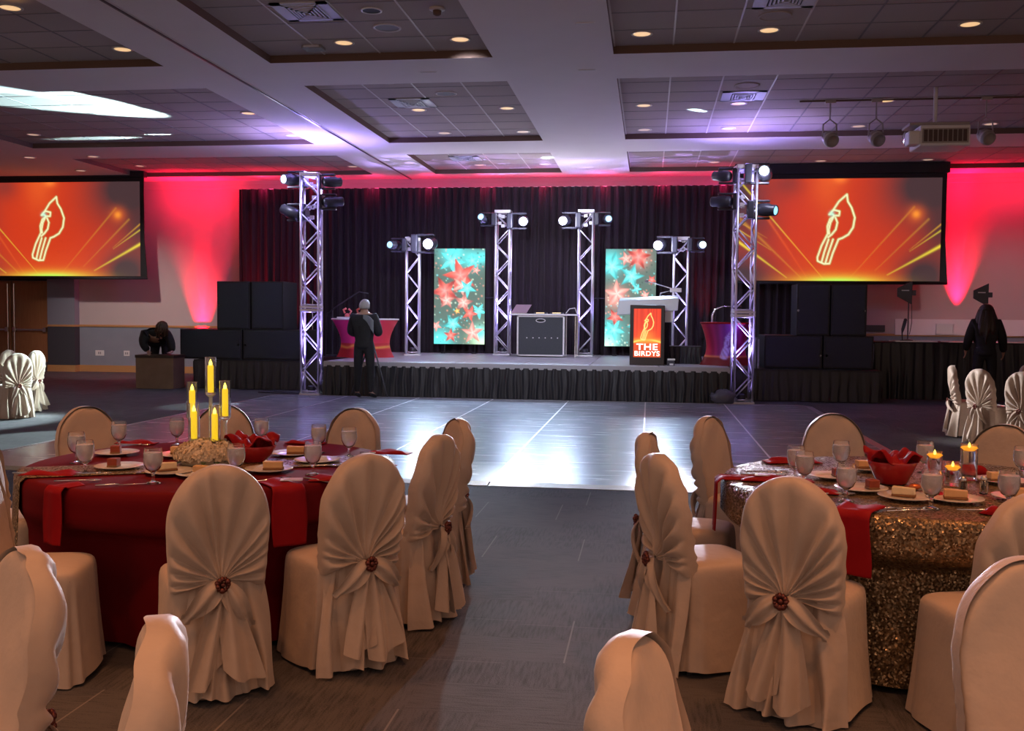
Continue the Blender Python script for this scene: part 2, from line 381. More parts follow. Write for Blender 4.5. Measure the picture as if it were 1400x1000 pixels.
for x, y, s in ((-11.95, 17.96, 'nearest row'), (-13.4, 20.0, 'middle row, outer column'), (-11.92, 20.0, 'middle row, inner column'), (-13.4, 21.95, 'row by the doors, outer'), (-11.92, 22.0, 'row by the doors, inner')):
    inc = x > -12.6 and any(a < y < b for a, b in YB)
    downlight(x, y, CEIL + (LIP if inc else 0), None, f'small round downlight high over the wooden doors, {s}', True)
def ceil_round(name, x, y, r, label, cat, m1, m2):
    t = thing(name, label, cat, (x, y, CEIL + LIP))
    MB().lathe([(r, 0), (r, -.010), (r*.86, -.012), (r*.84, -.002)], 28, cap=False).build('rim', m1, t, True)
    MB().lathe([(r*.85, -.002), (r*.85, -.006), (0, -.006)], 24).build('grille', m2, t)
ceil_round('ceiling_speaker', -3.18, 11.72, .17, 'round grey ceiling speaker in the left coffer nearest the camera', 'speaker', M['trimring'], M['speakergrille'])
ceil_round('ceiling_speaker', -3.19, 15.25, .17, 'round grey ceiling speaker in the left coffer, second coffer back', 'speaker', M['trimring'], M['speakergrille'])
ceil_round('ceiling_speaker', 1.36, 11.75, .19, 'round ceiling speaker beside the vent at the top right of centre', 'speaker', M['tile'], M['tile'])
ceil_round('ceiling_speaker', 1.37, 15.15, .19, 'round ceiling speaker in front of the vent in the second right coffer', 'speaker', M['tile'], M['tile'])
ceil_round('ceiling_lens_light', -3.18, 11.05, .12, 'round ceiling light with a dark inner lens in the left coffer', 'ceiling light', M['white'], M['ventdark'])
def vent(x, y, label, s=.66):
    t = thing('ceiling_vent', label, 'vent', (x, y, CEIL + LIP))
    h = s / 2; f = MB()
    for a, b, c, d in ((-h, h, -h, -h*.8), (-h, h, h*.8, h), (-h, -h*.62, -h, h), (h*.62, h, -h, h)): f.box(a, b, c, d, -.015, 0)
    f.build('frame', M['vent'], t)
    MB().box(-h*.62, h*.62, -h*.8, h*.8, -.004, .0).build('backing', M['ventdark'], t)
    s_ = MB()
    for k in range(5):
        q = h * .8 * (1 - k / 5.2)
        for (x0, x1, y0, y1) in ((-q*.78, q*.78, -q, -q + .02), (-q*.78, q*.78, q - .02, q), (-q*.78, -q*.78 + .02, -q, q), (q*.78 - .02, q*.78, -q, q)):
            s_.box(x0, x1, y0, y1, -.02 - .004 * k, -.006)
    s_.build('louvre', M['vent'], t)
vent(-3.92, 11.0, 'square louvred ceiling vent in the left coffer nearest the camera')
vent(-3.86, 15.85, 'square louvred ceiling vent in the second left coffer')
vent(1.40, 11.1, 'square louvred ceiling vent at the top edge right of centre')
vent(1.38, 15.85, 'square louvred ceiling vent in the second right coffer')
vent(-4.05, 21.5, 'square ceiling vent in the coffer just in front of the drape')
t = thing('smoke_detector', 'small round smoke detector with red housing in the left coffer', 'detector', (-2.42, 11.05, CEIL + LIP))
MB().lathe([(.09, 0), (.09, -.02), (.06, -.03)], 20).build('base', M['trimring'], t, True)
MB().lathe([(.05, -.03), (.045, -.07), (.02, -.085), (0, -.085)], 16).build('sensor', M['lip'], t, True)
t = thing('ceiling_sensor_box', 'small flat grey box at the front corner of the left coffer', 'sensor', (-4.35, 12.45, CEIL + LIP))
MB().box(-.13, .13, -.1, .1, -.04, 0).build('housing', M['speakergrille'], t, bevel=.01)
MB().box(-.10, .10, -.11, -.1, -.03, -.005).build('cover', M['vent'], t)
for x, y, l in ((-.79, 11.45, 'between the coffers nearest the camera'), (-.9, 13.6, 'between the coffers, ahead of the right one'), (-3.07, 13.5, 'in front of the second left coffer')):
    t = thing('ceiling_slot_diffuser', f'thin pale slot in the flat ceiling {l}', 'diffuser', (x, y, CEIL))
    MB().box(-.11, .11, -.02, .02, -.008, 0).build('slot', M['tbar'], t)
    MB().box(-.13, .13, -.03, .03, -.003, 0).build('flange', M['ceil'], t)
# ------------------------------------------------------------------ projector and spot cans
t = thing('ceiling_projector', 'white projector hanging from the ceiling on a pole at the right', 'projector', (4.15, 15.4, 0))
MB().tube([(0, .15, CEIL + LIP), (0, .15, 4.42)], .03, 10).build('mount_pole', M['white'], t, True)
MB().box(-.42, .42, -.1, .36, 4.40, 4.44).build('mount_plate', M['greycan'], t, bevel=.005)
MB().box(-.30, .40, -.22, .38, 4.08, 4.38).build('body', M['white'], t, bevel=.02)
lv = MB(); lv.box(-.27, .37, -.235, -.21, 4.12, 4.33, 0)
for k in range(9):
    lv.box(-.25 + k*.068, -.20 + k*.068, -.245, -.232, 4.14, 4.31, 1)
lv.build('front_grille', [M['greycan'], mat('vent_brown', (.08,.05,.045), .7)], t)
MB().lathe([(.09, 0), (.10, .12), (.07, .14), (0, .14)], 18, M4=Matrix.Translation((-.32, .1, 4.24)) @ Matrix.Rotation(-PI/2, 4, 'Y')).build('lens', M['steel'], t, True)
MB().box(-.46, -.30, -.24, .0, 4.10, 4.30).build('side_cover', M['white'], t, bevel=.02)
def can_light(x, label):
    y = 16.3
    t = thing('ceiling_spot_can', label, 'spotlight', (x, y, 0), 0, 'grey spot cans under the ceiling at the right')
    MB().tube([(0, 0, CEIL + LIP), (0, 0, 4.70)], .012, 8).box(-.08, .08, -.04, .04, CEIL + LIP - .05, CEIL + LIP).build('stem', M['greycan'], t)
    MB().tube([(-.11, 0, 4.42), (-.10, 0, 4.62), (0, 0, 4.70), (.10, 0, 4.62), (.11, 0, 4.42)], .012, 8).build('yoke', M['greycan'], t)
    m4 = Matrix.Translation((0, 0, 4.40)) @ Matrix.Rotation(math.radians(120), 4, 'X') @ Matrix.Rotation(math.radians(15), 4, 'Y')
    MB().lathe([(.0, -.14), (.07, -.13), (.105, -.06), (.115, .05), (.105, .12), (.09, .125), (.085, .10), (0, .10)], 20, M4=m4).build('can', M['greycan'], t, True)
    MB().lathe([(.118, .03), (.122, .05), (.118, .07)], 20, M4=m4, cap=False).build('rim_band', M['trimring'], t, True)
can_light(2.77, 'grey spot can hanging at the ceiling, leftmost of three before the right screen')
can_light(3.47, 'grey spot can hanging at the ceiling, just left of the projector')
can_light(5.10, 'dim grey spot can hanging at the ceiling right of the projector')
MB_r = MB().tube([(2.3, 16.3, CEIL + LIP - .012), (6.0, 16.3, CEIL + LIP - .012)], .012, 6).build('lighting_rail', M['lip'], None)
tag(MB_r, 'thin dark lighting rail on the ceiling carrying the spot cans', 'rail')

# ------------------------------------------------------------------ raster images as vertex colours
def raster_mesh(name, w, h, nu, nv, colfn, m, parent, M4, extra=None):
    """a w x h upright rectangle facing -Y, colours from colfn(U, V) with U in 0..1 left-right, V in 0..1 top-down"""
    U, V = np.meshgrid(np.linspace(0, 1, nu + 1), np.linspace(0, 1, nv + 1))
    C = colfn(U, V)
    vs = [M4 @ Vector(((u - .5) * w, 0, (.5 - v) * h)) for v, u in ((V[j, i], U[j, i]) for j in range(nv + 1) for i in range(nu + 1))]
    fs = [(j*(nu+1)+i, (j+1)*(nu+1)+i, (j+1)*(nu+1)+i+1, j*(nu+1)+i+1) for j in range(nv) for i in range(nu)]
    me = bpy.data.meshes.new(name); me.from_pydata([tuple(v) for v in vs], [], fs); me.materials.append(m)
    at = me.color_attributes.new('Col', 'FLOAT_COLOR', 'POINT')
    out = np.ones(((nu+1)*(nv+1), 4)); out[:, :3] = C.reshape(-1, 3)
    at.data.foreach_set('color', out.ravel().astype(np.float32))
    o = bpy.data.objects.new(name, me); COL.objects.link(o)
    if parent: o.parent = parent
    return o
def lin(c): return np.array([(x / 12.92 if x <= .04045 else ((x + .055) / 1.055) ** 2.4) for x in c])
def seg(X, Y, x0, y0, x1, y1):
    dx, dy = x1 - x0, y1 - y0; t = np.clip(((X - x0)*dx + (Y - y0)*dy) / (dx*dx + dy*dy + 1e-12), 0, 1)
    return np.hypot(X - x0 - t*dx, Y - y0 - t*dy), t
def mixc(C, col, a): return C * (1 - a[..., None]) + np.array(col)[None, None] * a[..., None]
# bird outline, unit: crest at top y=0, tail bottom y=1; x relative
BIRD = [[(.62,.0),(.46,.10),(.36,.21),(.27,.285),(.33,.275),(.37,.30),(.33,.36)], [(.62,.0),(.64,.10),(.72,.19),(.79,.33),(.76,.47),(.67,.57),(.55,.62),(.47,.64),(.36,.84),(.30,.985),(.19,.99),(.06,.95),(.05,.90),(.13,.73),(.25,.56),(.24,.45),(.29,.35),(.38,.30)], [(.40,.33),(.44,.40),(.41,.50),(.33,.57),(.26,.61)], [(.36,.32),(.30,.40),(.27,.50),(.28,.56)], [(.27,.64),(.19,.82),(.14,.96)], [(.36,.64),(.27,.84),(.22,.97)], [(.27,.285),(.36,.22),(.48,.24),(.47,.30),(.38,.30)]]
def bird_mask(X, Y, cx, y0, h, lw):
    d = np.full(X.shape, 9.)
    for pl in BIRD:
        for (a, b), (c, e) in zip(pl, pl[1:]):
            d = np.minimum(d, seg(X, Y, cx + (a - .45)*h*.70, y0 + b*h, cx + (c - .45)*h*.70, y0 + e*h)[0])
    return d
def screen_col(U, V):
    asp = 1.96; X = (U - .5) * asp; Y = V
    rng = np.random.RandomState(3)
    red = lin((.80,.22,.10)); hot = lin((.93,.40,.16)); dark = lin((.27,.19,.20)); yel = lin((.95,.85,.25)); gold = lin((.90,.66,.20)); gre = lin((.70,.95,.35))
    C = np.zeros(U.shape + (3,)) + red
    C = mixc(C, hot, .55*np.exp(-((X + .12)/.16)**2 - (Y/.30)**2)); C = mixc(C, hot, .4*np.exp(-((X - .0)/.7)**2 - ((Y - 1.05)/.25)**2))
    nz = sum(np.sin(X*a + b) * np.cos(Y*c + d) for a, b, c, d in rng.uniform(2, 9, (6, 4))) / 6
    for cx, cy, sx, sy, a in ((.80,.08,.42,.42,1.15), (-.95,.15,.30,.5,1.0), (-.95,.95,.38,.28,1.1), (.9,.95,.34,.26,1.1), (.98,.5,.2,.35,.8), (-.50,.05,.16,.14,.5), (-.75,.45,.2,.2,.4)):
        C = mixc(C, dark, np.clip(a*np.exp(-((X - cx)/sx)**2 - ((Y - cy)/sy)**2)*(1 + .5*nz), 0, 1))
    rays = [(-.13,.99,-.98,.02,.007,yel,.75,.55),(-.50,.97,-.98,.62,.010,yel,.95,.5),(-.36,.97,-.98,.38,.012,gold,.55,.3),(-.30,.97,-.72,.36,.012,hot,.5,.5),
            (.12,.97,.72,.28,.007,gold,.5,.25),(.36,.90,.86,.40,.008,gold,.45,.2),(.48,.94,.98,.66,.011,yel,.95,.6),(.68,.70,.98,.45,.005,gold,.75,.7),(.69,.71,.98,.51,.005,yel,.7,.7),(-.7,.58,-.98,.42,.006,gold,.6,.6),(-.66,.70,-.98,.50,.005,yel,.6,.7)]
    for x0, y0, x1, y1, w, c, a, e in rays:
        d, t = seg(X, Y, x0, y0, x1, y1); C = mixc(C, c, np.clip(a*np.exp(-(d/(w*(.5 + .8*t)))**2) * (.45 + .55*t*(1 if e > .4 else .6)), 0, 1))
    C = mixc(C, yel, np.clip(.95*np.exp(-(X/.42)**2 - ((Y - 1.02)/.07)**2), 0, 1)); C = mixc(C, gre, np.clip(.9*np.exp(-(X/.25)**2 - ((Y - 1.0)/.028)**2), 0, 1))
    C = mixc(C, lin((1,.8,.25)), np.clip(1.1*np.exp(-((X - .74)**2 + (Y - .35)**2)/.0009), 0, 1)); C = mixc(C, hot, np.clip(.7*np.exp(-((X - .74)**2 + (Y - .35)**2)/.006), 0, 1))
    C = mixc(C, lin((1,.5,.2)), np.clip(.9*np.exp(-((X - 0)**2/.004 + (Y - .0)**2/.002)), 0, 1))
    d = bird_mask(X, Y, -.01, .155, .685, .01)
    C = mixc(C, lin((.55,.75,.35)), np.clip(np.exp(-(d/.014)**4)*.6, 0, 1)); C = mixc(C, lin((.97,.95,.74)), np.clip(np.exp(-(d/.0085)**4), 0, 1))
    C = mixc(C, lin((.6,.95,.9)), np.clip(.6*np.exp(-((X + .07)**2 + (Y - .345)**2)/.0007), 0, 1))
    return C
def proj_screen(name, x0, x1, z0, z1, fx, label, y=22.8):
    t = thing(name, label, 'projection screen', ((x0 + x1)/2, y, 0))
    w = x1 - x0; h = z1 - z0; cx = (x0 + x1)/2
    MB().box(-w/2 - .07, w/2 + .10, .012, .03, z0 - .02, z1 + .12).build('black_border', M['black'], t)
    o = raster_mesh('picture', w, h, 250, 128, screen_col, M['projected'], t, Matrix.Translation((0, 0, (z0 + z1)/2)))
    o['label'] = 'glowing picture of a bird outline on red with yellow rays'
    MB().box(-w/2 - .12, w/2 + .14, -.06, .12, z1 + .10, CEIL + LIP - .01).build('housing', M['black'], t, bevel=.01)
    MB().lathe([(0, 0), (.03, 0), (.03, w + .34), (0, w + .34)], 12, M4=Matrix.Translation((-w/2 - .17, .02, z0 - .045)) @ Matrix.Rotation(PI/2, 4, 'Y')).build('weight_bar', M['black'], t, True)
    # side tension cords with a flared bottom corner
    MB().add([(w/2 + .10, .012, z0 - .02), (w/2 + .17, .012, z0 - .02), (w/2 + .10, .012, z0 + .9), (w/2 + .10, .03, z0 - .02), (w/2 + .17, .03, z0 - .02), (w/2 + .10, .03, z0 + .9)], [(0,1,2),(3,5,4),(0,3,4,1),(1,4,5,2),(2,5,3,0)]).build('tension_tab', M['black'], t)
    return t
proj_screen('projection_screen', -17.12, -12.38, 2.44, 4.75, 0, 'large screen with a glowing bird picture above the wooden doors')
proj_screen('projection_screen', 1.96, 6.28, 2.40, 4.66, 0, 'large screen with a glowing bird picture behind the right tower')

# ------------------------------------------------------------------ drape
def pleated(x0, x1, z0, z1, amp, pitch, seed, y=0, n=None, flare=0.):
    rr = random.Random(seed); n = n or int((x1 - x0) / pitch * 8)
    ph = [rr.uniform(0, 6.28) for _ in range(8)]
    def fn(u, v):
        x = x0 + (x1 - x0) * u
        a = amp * (.35 + .65 * v) if flare else amp
        w = math.sin(2*PI*x/pitch + ph[0] + 1.3*math.sin(x*1.9 + ph[1]) + .4*math.sin(v*4 + x*3)) + .45*math.sin(2*PI*x/(pitch*.43) + ph[2] + math.sin(x*3.1)) 
        return (x + .01*math.sin(v*5 + x*9), y - a*w - flare*v, z1 + (z0 - z1)*v)
    return MB().grid(fn, n, 8)
struct(MB().box(-10.1, 3.6, 23.42, 23.46, 4.58, 4.62).build('trim_4', M['alu']), 'thin metal rail over the drape')
for i, (a, b) in enumerate([(-10.05, -6.9), (-6.9, -3.4), (-3.4, .1), (.1, 3.6)]):
    lab = ['leftmost section of the tall black drape, red lit beside the wall', 'section of the tall black drape behind the left cocktail table', 'section of the tall black drape behind the booth', 'rightmost section of the tall black drape, behind the podium'][i]
    o = pleated(a, b, 0.02, 4.60, .045, .19, 11 + i, 23.3).build('stage_drape', M['velvet'], None, True, solid=.01)
    tag(o, lab, 'drape', 'black drapes behind the stage')

# ------------------------------------------------------------------ stage
DK = .66; SY = 18.15
st = thing('stage', 'low stage with grey deck and pleated black skirt', 'stage', (0, 0, 0))
dm = MB(); 
xs_ = [-6.12 + k*(1.58 + 6.12 - .2)/6 for k in range(7)]; XL, XR = -6.15, 1.45
nx = 6
for i in range(nx):
    for j in range(4):
        a = XL + (XR - XL)*i/nx; b = XL + (XR - XL)*(i + 1)/nx; c = SY + (23.1 - SY)*j/4; d = SY + (23.1 - SY)*(j + 1)/4
        dm.box(a + .006, b - .006, c + .006, d - .006, DK - .04, DK)
dm.build('deck', M['deck'], st, bevel=.004)
MB().box(XL, XR, SY - .01, SY + .03, DK - .10, DK - .012).box(XL, XR, SY, 23.1, DK - .12, DK - .045).build('deck_edge', M['deckedge'], st)
def legs(par, xs, ys, z):
    for x in xs:
        for y in ys: MB().tube([(x, y, 0), (x, y, z)], .025, 8).build('leg', M['steel'], par, True)
legs(st, (-6.0, -2.3, 1.3), (18.5, 22.9), DK - .1)
pleated(XL, XR, .015, DK - .075, .028, .19, 3, SY - .01, n=420, flare=.06).build('skirt', M['skirt'], st, True)
# wings either side, with black skirts
def wing(x0, x1, y0, y1, z, label):
    t = thing('stage_wing', label, 'platform', (0, 0, 0))
    MB().box(x0, x1, y0, y1, z - .06, z).build('top', M['speakeredge'], t)
    legs(t, (x0 + .1, x1 - .1), (y0 + .1, y1 - .1), z - .06)
    pleated(x0, x1, .015, z - .03, .016, .19, int(x0*10), y0 - .02, flare=.05).build('skirt', M['skirt'], t, True)
    MB().box(x0, x0 + .01, y0, y1, .02, z - .04).build('side_skirt', M['blackcloth'], t); MB().box(x1 - .01, x1, y0, y1, .02, z - .04).build('side_skirt', M['blackcloth'], t)
wing(-9.3, -6.2, 19.25, 21.5, .60, 'black skirted platform under the left loudspeakers')
wing(1.55, 4.26, 19.0, 21.5, .60, 'black skirted platform under the right loudspeakers')
def cabinet(x0, x1, y0, y1, z0, z1, label, kind, dots=()):
    cx = (x0 + x1)/2
    t = thing(kind, label, 'loudspeaker', (cx, y0, z0)); w = x1 - x0; h = z1 - z0
    MB().box(-w/2, w/2, 0, y1 - y0, 0, h).build('cabinet', M['speakeredge'], t, bevel=.012)
    MB().box(-w/2 + .03, w/2 - .03, -.012, .004, .03, h - .03).build('grille', M['speaker'], t, bevel=.008)
    for (dx, dz) in dots:
        MB().lathe([(0, -.006), (.022, -.004), (.022, 0)], 12, M4=Matrix.Translation((dx, -.012, dz)) @ Matrix.Rotation(PI/2, 4, 'X')).build('badge', M['white'], t, label='small pale round badge')
    return t
g = 'subwoofer'
cabinet(-9.72, -8.36, 19.5, 20.6, .60, 1.22, 'left subwoofer under the left loudspeaker stack, against the wall side', g, [(.6, .3)])
cabinet(-8.34, -7.10, 19.5, 20.6, .60, 1.22, 'right subwoofer under the left loudspeaker stack, beside the tower', g, [(-.56, .3)])
cabinet(-8.95, -8.22, 19.6, 20.4, 1.22, 2.22, 'tall black loudspeaker standing outermost on the left subwoofers', 'loudspeaker', [(-.30, .5)])
cabinet(-8.20, -7.50, 19.6, 20.4, 1.22, 2.22, 'tall black loudspeaker on the left subwoofers, nearer the tower', 'loudspeaker')
cabinet(2.20, 3.28, 19.5, 20.6, .60, 1.23, 'black subwoofer on the right platform beside the cocktail table', g, [(.5, .25)])
cabinet(3.30, 4.22, 19.5, 20.6, .60, 1.23, 'black subwoofer on the right platform at its outer end', g, [(-.40, .25)])
cabinet(2.80, 3.42, 19.6, 20.4, 1.23, 2.22, 'black loudspeaker with pale edge on the right subwoofers, nearer the tower', 'loudspeaker', [(-.28, .48)])
cabinet(3.44, 4.10, 19.6, 20.4, 1.23, 2.22, 'black loudspeaker on the right subwoofers, outermost', 'loudspeaker', [(.28, .48)])

# ------------------------------------------------------------------ trusses
def truss(name, x, y, z0, z1, w, label, joints=(), rz=0, d=None, pitch=.42, phase=0, rad=.024, group=None):
    t = thing(name, label, 'truss tower', (x, y, z0), rz, group)
    H = z1 - z0; h = w/2 - rad
    for sx in (-1, 1):
        for sy in (-1, 1):
            MB().tube([(sx*h, sy*h, .03), (sx*h, sy*h, H - .01)], rad, 10).build('chord', M['alu'], t, True)
    segs = [0] + [j - z0 for j in joints] + [H]
    for ax, sg in ((0, -1), (0, 1), (1, -1), (1, 1)):
        b = MB()
        for a, c in zip(segs, segs[1:]):
            a += .10; c -= .08; n = max(2, round((c - a)/.34)); k = 1 if (phase + ax) % 2 else -1
            for i in range(n):
                p = -h*k if i % 2 == 0 else h*k; za = a + (c - a)*i/n; zb = a + (c - a)*(i + 1)/n
                P = [(p, sg*h, za), (-p, sg*h, zb)] if ax == 0 else [(sg*h, p, za), (sg*h, -p, zb)]
                b.tube(P, rad*.58, 7)
            for z in (a - .03, c + .02):
                b.tube([(-h, sg*h, z), (h, sg*h, z)] if ax == 0 else [(sg*h, -h, z), (sg*h, h, z)], rad*.6, 7)
        b.build('bracing', M['alu'], t, True)
    MB().box(-w/2 - .01, w/2 + .01, -w/2 - .01, w/2 + .01, 0, .035).build('base_plate', M['alu'], t, bevel=.004)
    tp = MB()
    for (a, b_, c, d_) in ((-w/2, w/2, -w/2, -w/2 + .06), (-w/2, w/2, w/2 - .06, w/2), (-w/2, -w/2 + .06, -w/2, w/2), (w/2 - .06, w/2, -w/2, w/2)):
        tp.box(a, b_, c, d_, H - .07, H)
    tp.build('top_plate', M['alu'], t, bevel=.004)
    for j in joints:
        jz = j - z0; p = MB()
        for (a, b_, c, d_) in ((-w/2, w/2, -w/2, -w/2 + .05), (-w/2, w/2, w/2 - .05, w/2), (-w/2, -w/2 + .05, -w/2, w/2), (w/2 - .05, w/2, -w/2, w/2)):
            p.box(a, b_, c, d_, jz - .05, jz - .008).box(a, b_, c, d_, jz + .008, jz + .05)
        p.build('joint_plate', M['alu'], t, bevel=.004, label='flat joint plates between the two sections')
    return t
truss('lighting_tower', -6.46, 18.35, 0, 4.24, .38, 'tall aluminium box truss tower at the left corner of the stage', [1.66], rz=math.radians(8))
truss('lighting_tower', 1.68, 18.38, 0, 4.30, .38, 'tall aluminium box truss tower at the right corner of the stage', [1.63], phase=1, rz=math.radians(6))
truss('stage_truss', -5.20, 21.4, DK, 3.25, .33, 'short truss on the stage, leftmost of four, left of the first led panel', rz=math.radians(10))
truss('stage_truss', -3.32, 22.3, DK, 3.94, .36, 'tall truss on the stage just right of the left led panel', phase=0)
truss('stage_truss', -1.44, 22.3, DK, 3.94, .36, 'tall truss on the stage between the booth and the right led panel', phase=1)
truss('stage_truss', .64, 21.4, DK, 3.26, .34, 'short truss on the stage behind the podium, rightmost of four', phase=1)

def moving_head(x, y, z, side, d, lens, label, s=1., clamp=.0):
    """side: -1 sits left of its truss, +1 right; (x,y,z) centre of the head; d: direction the lens looks"""
    t = thing('moving_head_light', label, 'moving light', (x, y, z), 0, 'moving head lights on the trusses')
    # base next to the truss, yoke arms reach out around the head
    o = -side
    MB().box(min(o*.20, o*.31)*s, max(o*.20, o*.31)*s, -.13*s, .13*s, -.15*s, .15*s).build('base', M['bodyblack'], t, bevel=.02)
    for sg in (-1, 1):
        MB().box(min(-o*.07, o*.22)*s, max(-o*.07, o*.22)*s, -.05*s, .05*s, sg*.145*s - .018*s, sg*.145*s + .018*s).build('yoke_arm', M['bodyblack'], t, bevel=.01)
    c = MB()
    for zz in (-.09, .09): c.tube([(o*.30*s, 0, zz*s), (o*.42*s, 0, zz*s)], .018, 8).box(min(o*.36, o*.43)*s, max(o*.36, o*.43)*s, -.03, .03, zz*s - .035, zz*s + .035)
    c.build('clamp', M['alu'], t, label='silver pipe clamps')
    q = Vector(d).normalized().to_track_quat('Z', 'Y').to_matrix().to_4x4()
    hd = MB().lathe([(0, -.20*s), (.07*s, -.20*s), (.10*s, -.17*s), (.115*s, -.05*s), (.115*s, .06*s), (.095*s, .10*s), (.095*s, .19*s), (.085*s, .205*s), (.075*s, .19*s)], 20, M4=q, cap=False)
    h = hd.build('head', M['bodyblack'], t, True)
    l = MB().lathe([(.078*s, .188*s), (.06*s, .196*s), (0, .20*s)], 20, M4=q).build('lens', M[lens], h, True, label='glowing lens' if lens != 'lens_off' else 'dark lens')
    return t
TC = Vector((0, 0, 1.55))
def toward(p, dx=0, dz=0):
    v = (TC - Vector(p)).normalized(); return (v.x + dx, v.y, v.z + dz)
mh = [(-6.86, 18.35, 4.13, -1, (-.45, -.85, -.05), 'lens_bright', 'moving light at the top left of the left tower, lens lit', 1.0),
 (-6.05, 18.35, 4.08, 1, (.7, .6, .05), 'lens_off', 'dark moving light at the top right of the left tower', .9),
 (-6.86, 18.35, 3.50, -1, (-.8, .15, .35), 'lens_off', 'dark moving light low on the left side of the left tower', 1.05),
 (-6.03, 18.35, 3.70, 1, (.8, .55, .1), 'lens_off', 'blue lit moving light low on the right side of the left tower', .95),
 (1.26, 18.38, 4.12, -1, (-.7, .6, .1), 'lens_off', 'dark moving light at the top left of the right tower', .9),
 (2.00, 18.30, 4.14, 1, (-.15, -.95, .12), 'lens_bright', 'moving light at the top right of the right tower, lens lit', 1.15),
 (1.26, 18.38, 3.66, -1, (-.85, .4, .05), 'lens_off', 'blue lit moving light low on the left side of the right tower', .95),
 (2.03, 18.30, 3.50, 1, (.75, -.55, -.12), 'lens_dim', 'moving light low on the right side of the right tower, small bright lens', 1.05),
 (-5.60, 21.3, 3.09, -1, (-.3, -.9, -.02), 'lens_dim', 'moving light left of the leftmost stage truss', .95),
 (-4.79, 21.3, 3.12, 1, (.02, -1, -.10), 'lens_hot', 'blazing moving light right of the leftmost stage truss', 1.3),
 (-3.76, 22.2, 3.73, -1, (-.2, -.9, .25), 'lens_dim', 'red edged moving light left of the truss by the left led panel', .95),
 (-2.86, 22.2, 3.69, 1, (.15, -1, -.12), 'lens_hot', 'blazing moving light on the tall truss left of the booth', 1.15),
 (-1.90, 22.2, 3.70, -1, (-.2, -1, -.12), 'lens_hot', 'blazing moving light on the tall truss right of the booth, left side', 1.15),
 (-.96, 22.2, 3.73, 1, (.15, -.95, -.05), 'lens_dim', 'moving light on the right side of the tall truss by the right led panel', .95),
 (.20, 21.3, 3.09, -1, (-.25, -1, -.12), 'lens_hot', 'blazing moving light left of the truss behind the podium', 1.15),
 (1.06, 21.3, 3.09, 1, (.1, -1, -.05), 'lens_bright', 'moving light right of the truss behind the podium, cyan lens', .95)]
for a in mh: moving_head(*a)

def small_uplight(x, y, z, label, col=None):
    t = thing('floor_uplight', label, 'uplight', (x, y, z))
    MB().lathe([(.0, 0), (.065, 0), (.075, .02), (.075, .11), (.06, .13), (.055, .12)], 16, cap=False).build('can', M['bodyblack'], t, True)
    m = mat('uplight_' + ('red' if col == 'r' else 'violet'), (.2,.1,.2), .4, emit=(1,.03,.06) if col == 'r' else (.45,.3,1), es=8)
    MB().lathe([(.055, .115), (0, .118)], 14).build('lens', m, t, label='glowing lens')
    return t
for x, y, z, l in ((-6.46, 18.35, .04, 'small violet uplight inside the foot of the left tower'), (1.68, 18.38, .04, 'small violet uplight inside the foot of the right tower'),
                   (-5.20, 21.4, DK + .04, 'small violet uplight in the foot of the leftmost stage truss'), (-3.32, 22.3, DK + .04, 'small violet uplight in the foot of the truss left of the booth'),
                   (-1.44, 22.3, DK + .04, 'small violet uplight in the foot of the truss right of the booth'), (.64, 21.4, DK + .04, 'small violet uplight in the foot of the truss behind the podium')):
    small_uplight(x, y, z, l)

# ------------------------------------------------------------------ LED panels
def star_mask(X, Y, cx, cy, r, rot, k=.30):
    dx, dy = X - cx, Y - cy; rr = np.hypot(dx, dy) / r; th = (np.arctan2(dy, dx) - rot) % (2*PI/5); th = np.abs(th - PI/5)
    lim = k / (k*np.cos(PI/5 - th) + np.sin(PI/5 - th) * (1 - k*.8) + 1e-6)
    return np.clip((lim - rr) * 6, 0, 1), np.clip(1 - rr, 0, 1)
def stars_fn(stars, seed, gl):
    def fn(U, V):
        X = U * 1.20; Y = V * 2.22
        rs = np.random.RandomState(seed)
        C = np.zeros(U.shape + (3,)) + lin((.32,.40,.36))
        for cx, cy, s, c in gl: C = mixc(C, lin(c), np.clip(np.exp(-((X - cx)**2 + (Y - cy)**2)/s**2), 0, 1)*.9)
        for k in range(230):
            x, y = rs.uniform(0, 1.2), rs.uniform(0, 2.22); c = [(.85,.95,.85), (.95,.6,.5), (.5,.9,.9), (.15,.25,.2)][rs.randint(4)]
            C = mixc(C, lin(c), np.clip(np.exp(-((X - x)**2 + (Y - y)**2)/rs.uniform(.00006, .0004)), 0, 1)*.8)
        for cx, cy, r, rot, c in stars:
            m, g = star_mask(X, Y, cx, cy, r, rot)
            col = np.array(lin(c)); shade = (.65 + .9*g)[..., None]
            C = C*(1 - m[..., None]) + np.clip(col*(.55 + .5*g + .35*np.sin(np.arctan2(Y - cy, X - cx)*5 + rot*5))[..., None] + .22*(g**4)[..., None], 0, 1.1)*m[..., None]
        return C
    return fn
RED_, CY_, PK_ = (.93,.36,.30), (.35,.88,.88), (.95,.60,.55)
starsL = [(.42,.30,.36,-1.2,CY_), (.62,.62,.46,1.9,RED_), (.65,.86,.26,1.4,PK_), (.25,.98,.40,1.75,RED_), (.30,1.20,.24,-1.5,PK_), (.78,.92,.26,.3,CY_), (.70,1.25,.27,-1.4,PK_), (.45,1.75,.28,.4,CY_), (.90,.28,.20,.9,CY_), (1.06,1.45,.22,.2,CY_),
          (.85,1.50,.22,-1.2,RED_), (.92,1.95,.30,-1.6,PK_), (.40,2.02,.20,-1.5,RED_), (.05,1.80,.16,.3,PK_), (1.0,.50,.12,0,PK_), (.55,1.45,.10,.6,(.95,.7,.3))]
